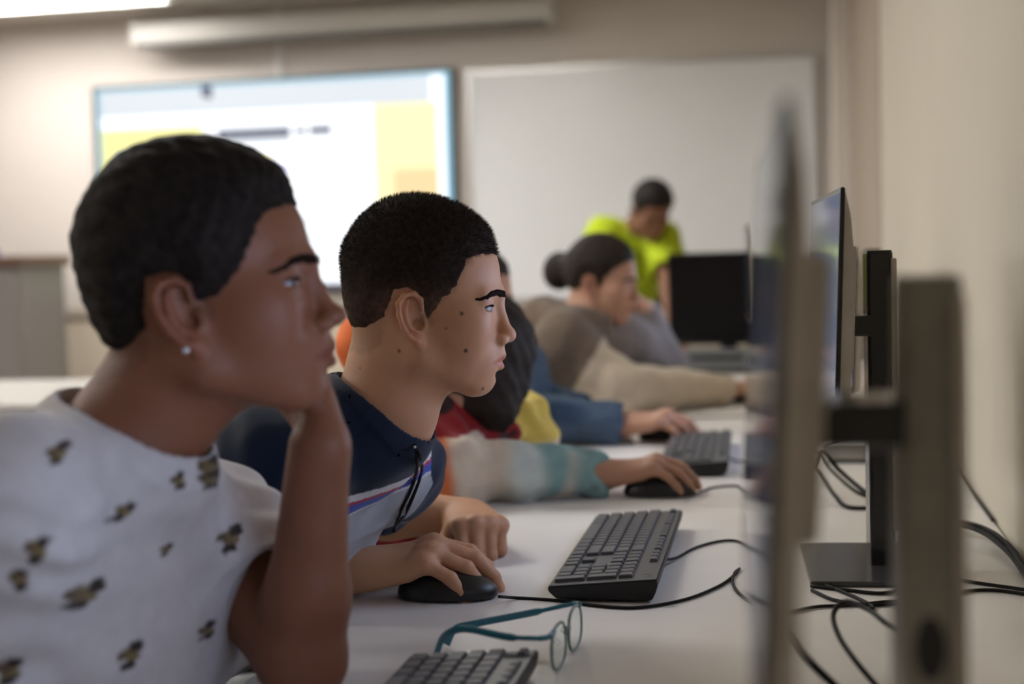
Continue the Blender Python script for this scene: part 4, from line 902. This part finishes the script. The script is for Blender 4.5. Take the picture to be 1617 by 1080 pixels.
# ===== student 4: denim jacket ======================================================
T4 = atY(742, 470, 3.0); M4 = eul(8, 5, 0); hd4 = (M4, T4, 1.0)
N4 = atY(730, 580, 3.0); R4 = atY(765, 600, 2.86); L4 = atY(815, 585, 3.14); Cc4 = (R4+L4)/2+np.array((-.10,0,-.12)); P4 = np.array((-.95,3.0,.56)); f4 = np.array((.93,-.1,-.35))
W4 = atY(982, 657, 2.97); W4[2] = DZ+.040; E4 = atY(800, 668, 2.90); E4[2] = DZ+.066; EL4 = atY(800, 640, 3.20); EL4[2] = DZ+.067; WL4 = atY(925, 652, 3.12); WL4[2] = DZ+.045
tor4 = torso_ops(P4, Cc4, N4, L4, R4, f4, .92)
h4 = hand_ops(W4, frame((1,-.08,.16), (-.2,-.15,1), 1), curl=((34,26,14),(34,28,14),(36,28,12),(38,26,10)), spread=(6,1,-5,-12), thumb=(40,25,10,15), s=1.06)
hl4 = hand_ops(WL4, frame((.9,.1,-.2), (0,0,1), -1), curl=((50,60,30),), s=.9)
b4, o4 = person('student in blue denim jacket behind the boy in navy, hand spread over a mouse', hd4, (.46,.25,.165), [(M4@np.array((-.026,0,-.05))+T4, N4, .052, .055)], grow(tor4, -.014), arm_ops(R4, E4, W4, (42,38,34,27))+arm_ops(L4, EL4, WL4, (42,38,34,27)), [h4, hl4], .0035, lash=False)
make_hair('hair', hd4, m_hair2, b4, o4, tmax=9, tmin=3, h=.004)
def col4(V):
    c = np.tile(np.array((.070,.105,.150)), (len(V),1)); n = vnoise(V, 45, 51); c = mixc(c, (.15,.20,.27), smoothst((n-.1)*1.5)*.6); c = mixc(c, (.02,.04,.08), smoothst((-n-.3)*2)*.7)
    w = np.linalg.norm(V-atY(848,562,2.95), axis=1); return mixc(c, (.45,.47,.50), smoothst(1.6-w/.018)*(n>-.2))
dj = grow(tor4, .016)+sleeve_caps(R4, E4, W4, .070, .060, .042)+sleeve_caps(L4, EL4, WL4, .070, .060, .044)
for E_, W_ in ((E4,W4),(EL4,WL4)):
    dj.append(('+', Cap(E_+(W_-E_)*.74, E_+(W_-E_)*.88, .047, .048), .008))
dj += [gather(.004, 50, 17), ('-', Cap(N4+np.array((.02,0,.03)), N4+np.array((.03,0,.16)), .056,.08), .01), ('*', Pl((0,0,.60),(0,0,-1)), .01)]
for E_, W_ in ((E4,W4),(EL4,WL4)): dj.append(('-', Cap(E_+(W_-E_)*.90, W_+(W_-E_)*.1, .040,.040), .004))
sdfobj('denim_jacket', dj, .0045, m_denim, b4, col4, o4)
lower(P4, b4, o4); stool(P4, 'stool under the student in the denim jacket')

# ===== student 5: brown hoodie with cream sleeves ===================================
T5 = atY(950, 440, 3.6); M5 = eul(-8, 6, 0); hd5 = (M5, T5, .97)
N5 = atY(905, 530, 3.58); R5 = atY(886, 545, 3.44); L5 = atY(985, 540, 3.78); Cc5 = (R5+L5)/2+np.array((-.07,0,-.10)); P5 = np.array((-.95,3.6,.56)); f5 = np.array((.93,-.25,-.3))
W5 = atY(1145, 618, 3.72); W5[2] = DZ+.040; E5 = atY(975, 617, 3.45); E5[2] = DZ+.072; EL5 = atY(1052, 590, 3.98); EL5[2] = DZ+.070; WL5 = atY(1020, 490, 3.86)
tor5 = torso_ops(P5, Cc5, N5, L5, R5, f5, .95)
h5 = hand_ops(W5, frame((1,.25,.12), (-.1,-.15,1), 1), curl=((38,32,14),), s=.92)
hl5 = hand_ops(WL5, frame((-.7,-.1,.7), (.8,.5,.3), -1), curl=((60,70,30),), s=.88)
SK5 = (.46,.25,.165)
b5, o5 = person('student in brown hoodie with cream sleeves and dark tied back hair', hd5, SK5, [(M5@np.array((-.026,0,-.05))+T5, N5, .050, .053)], grow(tor5, -.014), arm_ops(R5, E5, W5, (42,38,34,26))+arm_ops(L5, EL5, WL5, (42,38,34,26)), [h5, hl5], .0035, lash=False, stub=None)
bun = M5.T@(atY(883,428,3.66)-T5)/.97
make_hair('hair', hd5, m_hair2, b5, o5, tmax=10, tmin=3, h=.004, poly=[(92,62),(80,54),(60,40),(40,22),(22,4),(16,-16),(6,-22),(2,4),(-16,12),(-32,4),(-40,-30),(-60,-52),(-110,-56),(-140,60),(-60,150),(60,150),(110,95)],
     xtra=[('+', Ell(bun, (.042,.046,.052)), .012), ('+', Cap(bun, (-.05,0,.03), .036,.05), .02)])
def col5(V):
    c = np.tile(np.array((.150,.112,.085)), (len(V),1)); tE = (V-E5)@(W5-E5)/((W5-E5)@(W5-E5)); q = (V-R5)@(E5-R5)/((E5-R5)@(E5-R5))
    sl = np.linalg.norm(V-(E5+np.outer(np.clip(tE,-.0,1), W5-E5)), axis=1) < .088; up = (q>.48+.1*vnoise(V,20,2))&(np.linalg.norm(V-(R5+np.outer(np.clip(q,0,1), E5-R5)), axis=1) < .092)
    c[(sl|up)] = (.54,.45,.34); far = (V-Cc5)@((L5-R5)/np.linalg.norm(L5-R5)) > .13; c[far&~(sl|up)] = (.17,.145,.125); return c
hz = grow(tor5, .018)+sleeve_caps(R5, E5, W5, .078, .066, .044)+sleeve_caps(L5, EL5, WL5, .074, .064, .040)
hz += [('+', Cap(E5+(W5-E5)*.84, E5+(W5-E5)*.95, .042, .040), .006), gather(.005, 40, 27), ('*', Pl((0,0,.60),(0,0,-1)), .01)]
# the hood lying round the neck
for i in range(9):
    a0, a1 = [math.radians(60+30*j) for j in (i, i+1)]; cN = N5+np.array((0,0,.045)); P_ = lambda a: cN+np.array((math.cos(a)*.085, math.sin(a)*.085, -.018*math.cos(a)))
    hz.insert(-2, ('+', Cap(P_(a0), P_(a1), .034, .034), .02))
hz.insert(-2, ('+', Ell(N5+np.array((-.10,-.01,-.0)), (.06,.095,.075)), .03))
hz.append(('-', Cap(N5+np.array((.01,0,.03)), N5+np.array((.03,0,.16)), .052,.07), .01))
sdfobj('hoodie', hz, .005, m_cloth, b5, col5, o5)
P_ = [N5+np.array((.085,-.03,-.01)), N5+np.array((.10,-.035,-.05)), N5+np.array((.09,-.03,-.10))]
bm = bmesh.new(); tube(bm, [p-o5 for p in smoothpath(P_,5)], .004, 6); obj('drawstring', bm, m_dark, b5, True)
sdfobj('neon_collar', [('+', Cap(N5+np.array((.055,-.045,.012)), N5+np.array((.078,-.01,-.002)), .020,.022), 0)], .005, nmat('neon_cloth', (.50,.60,.03), .8), b5, None, o5)
lower(P5, b5, o5); stool(P5, 'stool under the student in the brown hoodie')

# ===== teacher: neon yellow T-shirt, leaning over the last desk =====================
T6 = atY(1029, 330, 5.75); M6 = eul(-62, 34, 0); hd6 = (M6, T6, 1.0)
N6 = atY(998, 372, 5.95); R6 = atY(952, 372, 5.86); L6 = atY(1046, 378, 5.90); Cc6 = atY(985, 420, 6.08); P6 = np.array((-.70,6.38,.92)); f6 = np.array((.25,-.9,-.5))
WL6 = atY(1072, 560, 5.10); WL6[2] = DZ+.05; EL6 = atY(1060, 470, 5.55)
WR6 = np.array((-.68,5.25,DZ+.06)); ER6 = (R6+WR6)/2+np.array((-.06,.03,.03))
WR6[0] = -.50
tor6 = torso_ops(P6, Cc6, N6, L6, R6, f6, .92)
h6 = hand_ops(WL6, frame((.1,-1,-.15), (0,0,1), -1), curl=((25,30,15),), s=1.); h6b = hand_ops(WR6, frame((.1,-1,-.15), (0,0,1), 1), curl=((25,30,15),), s=1.)
SK6 = (.24,.115,.07)
b6, o6 = person('person in neon yellow T-shirt leaning over the last desk and looking down', hd6, SK6, [(M6@np.array((-.026,0,-.05))+T6, N6, .054, .058)], grow(tor6, -.012), arm_ops(R6, ER6, WR6, (46,38,34,27))+arm_ops(L6, EL6, WL6, (46,38,34,27)), [h6, h6b], .0045, lash=False, org=(-.75,6.2,0), stub=polysd(HAIR_SHORT))
make_hair('hair', hd6, m_hair, b6, o6, tmax=12, tmin=3, h=.005)
m_neon = vmat('neon_jersey', .8, .2, .2, 300)
shirt('t_shirt', grow(tor6, .012), [('*', Pl(P6+np.array((0,0,-.10)),(0,.3,-1)), .01)], [(R6, ER6, .62, .078, .072), (L6, EL6, .62, .078, .070)], [('-', Cap(N6+np.array((.01,-.02,.02)), N6+np.array((.03,-.08,.12)), .058,.075), .006)],
      ('w', Fn(lambda P: .006*vnoise(P, 32, 61)), 0), .005, m_neon, b6, lambda V: np.tile(np.array((.46,.58,.025)), (len(V),1)), o6)
L_ = []
for sd in (1,-1):
    hp = P6+np.array((sd*.09,0,-.04)); kn = np.array((P6[0]+sd*.11, P6[1]-.04, .50)); an = np.array((P6[0]+sd*.12, P6[1]+.02, .10)); L_.append((hp, kn, an))
sdfobj('trousers', [('+', Cap(P6+np.array((0,0,-.06)), P6+np.array((0,0,.03)), .125,.12,(0,1,0),.8), 0)]+[x for hp, kn, an in L_ for x in (('+', Cap(hp, kn, .088,.064), .04), ('+', Cap(kn, an, .062,.050), .02))], .009, m_jeans, b6, None, o6)
for hp, kn, an in L_:
    fo = an+np.array((0,-.15,-.055)); sdfobj('shoe', [('+', Cap(an+np.array((0,.02,-.05)), fo, .042,.038), 0), ('*', Pl((0,0,.004),(0,0,-1)), .004)], .008, m_shoe, b6, None, o6)
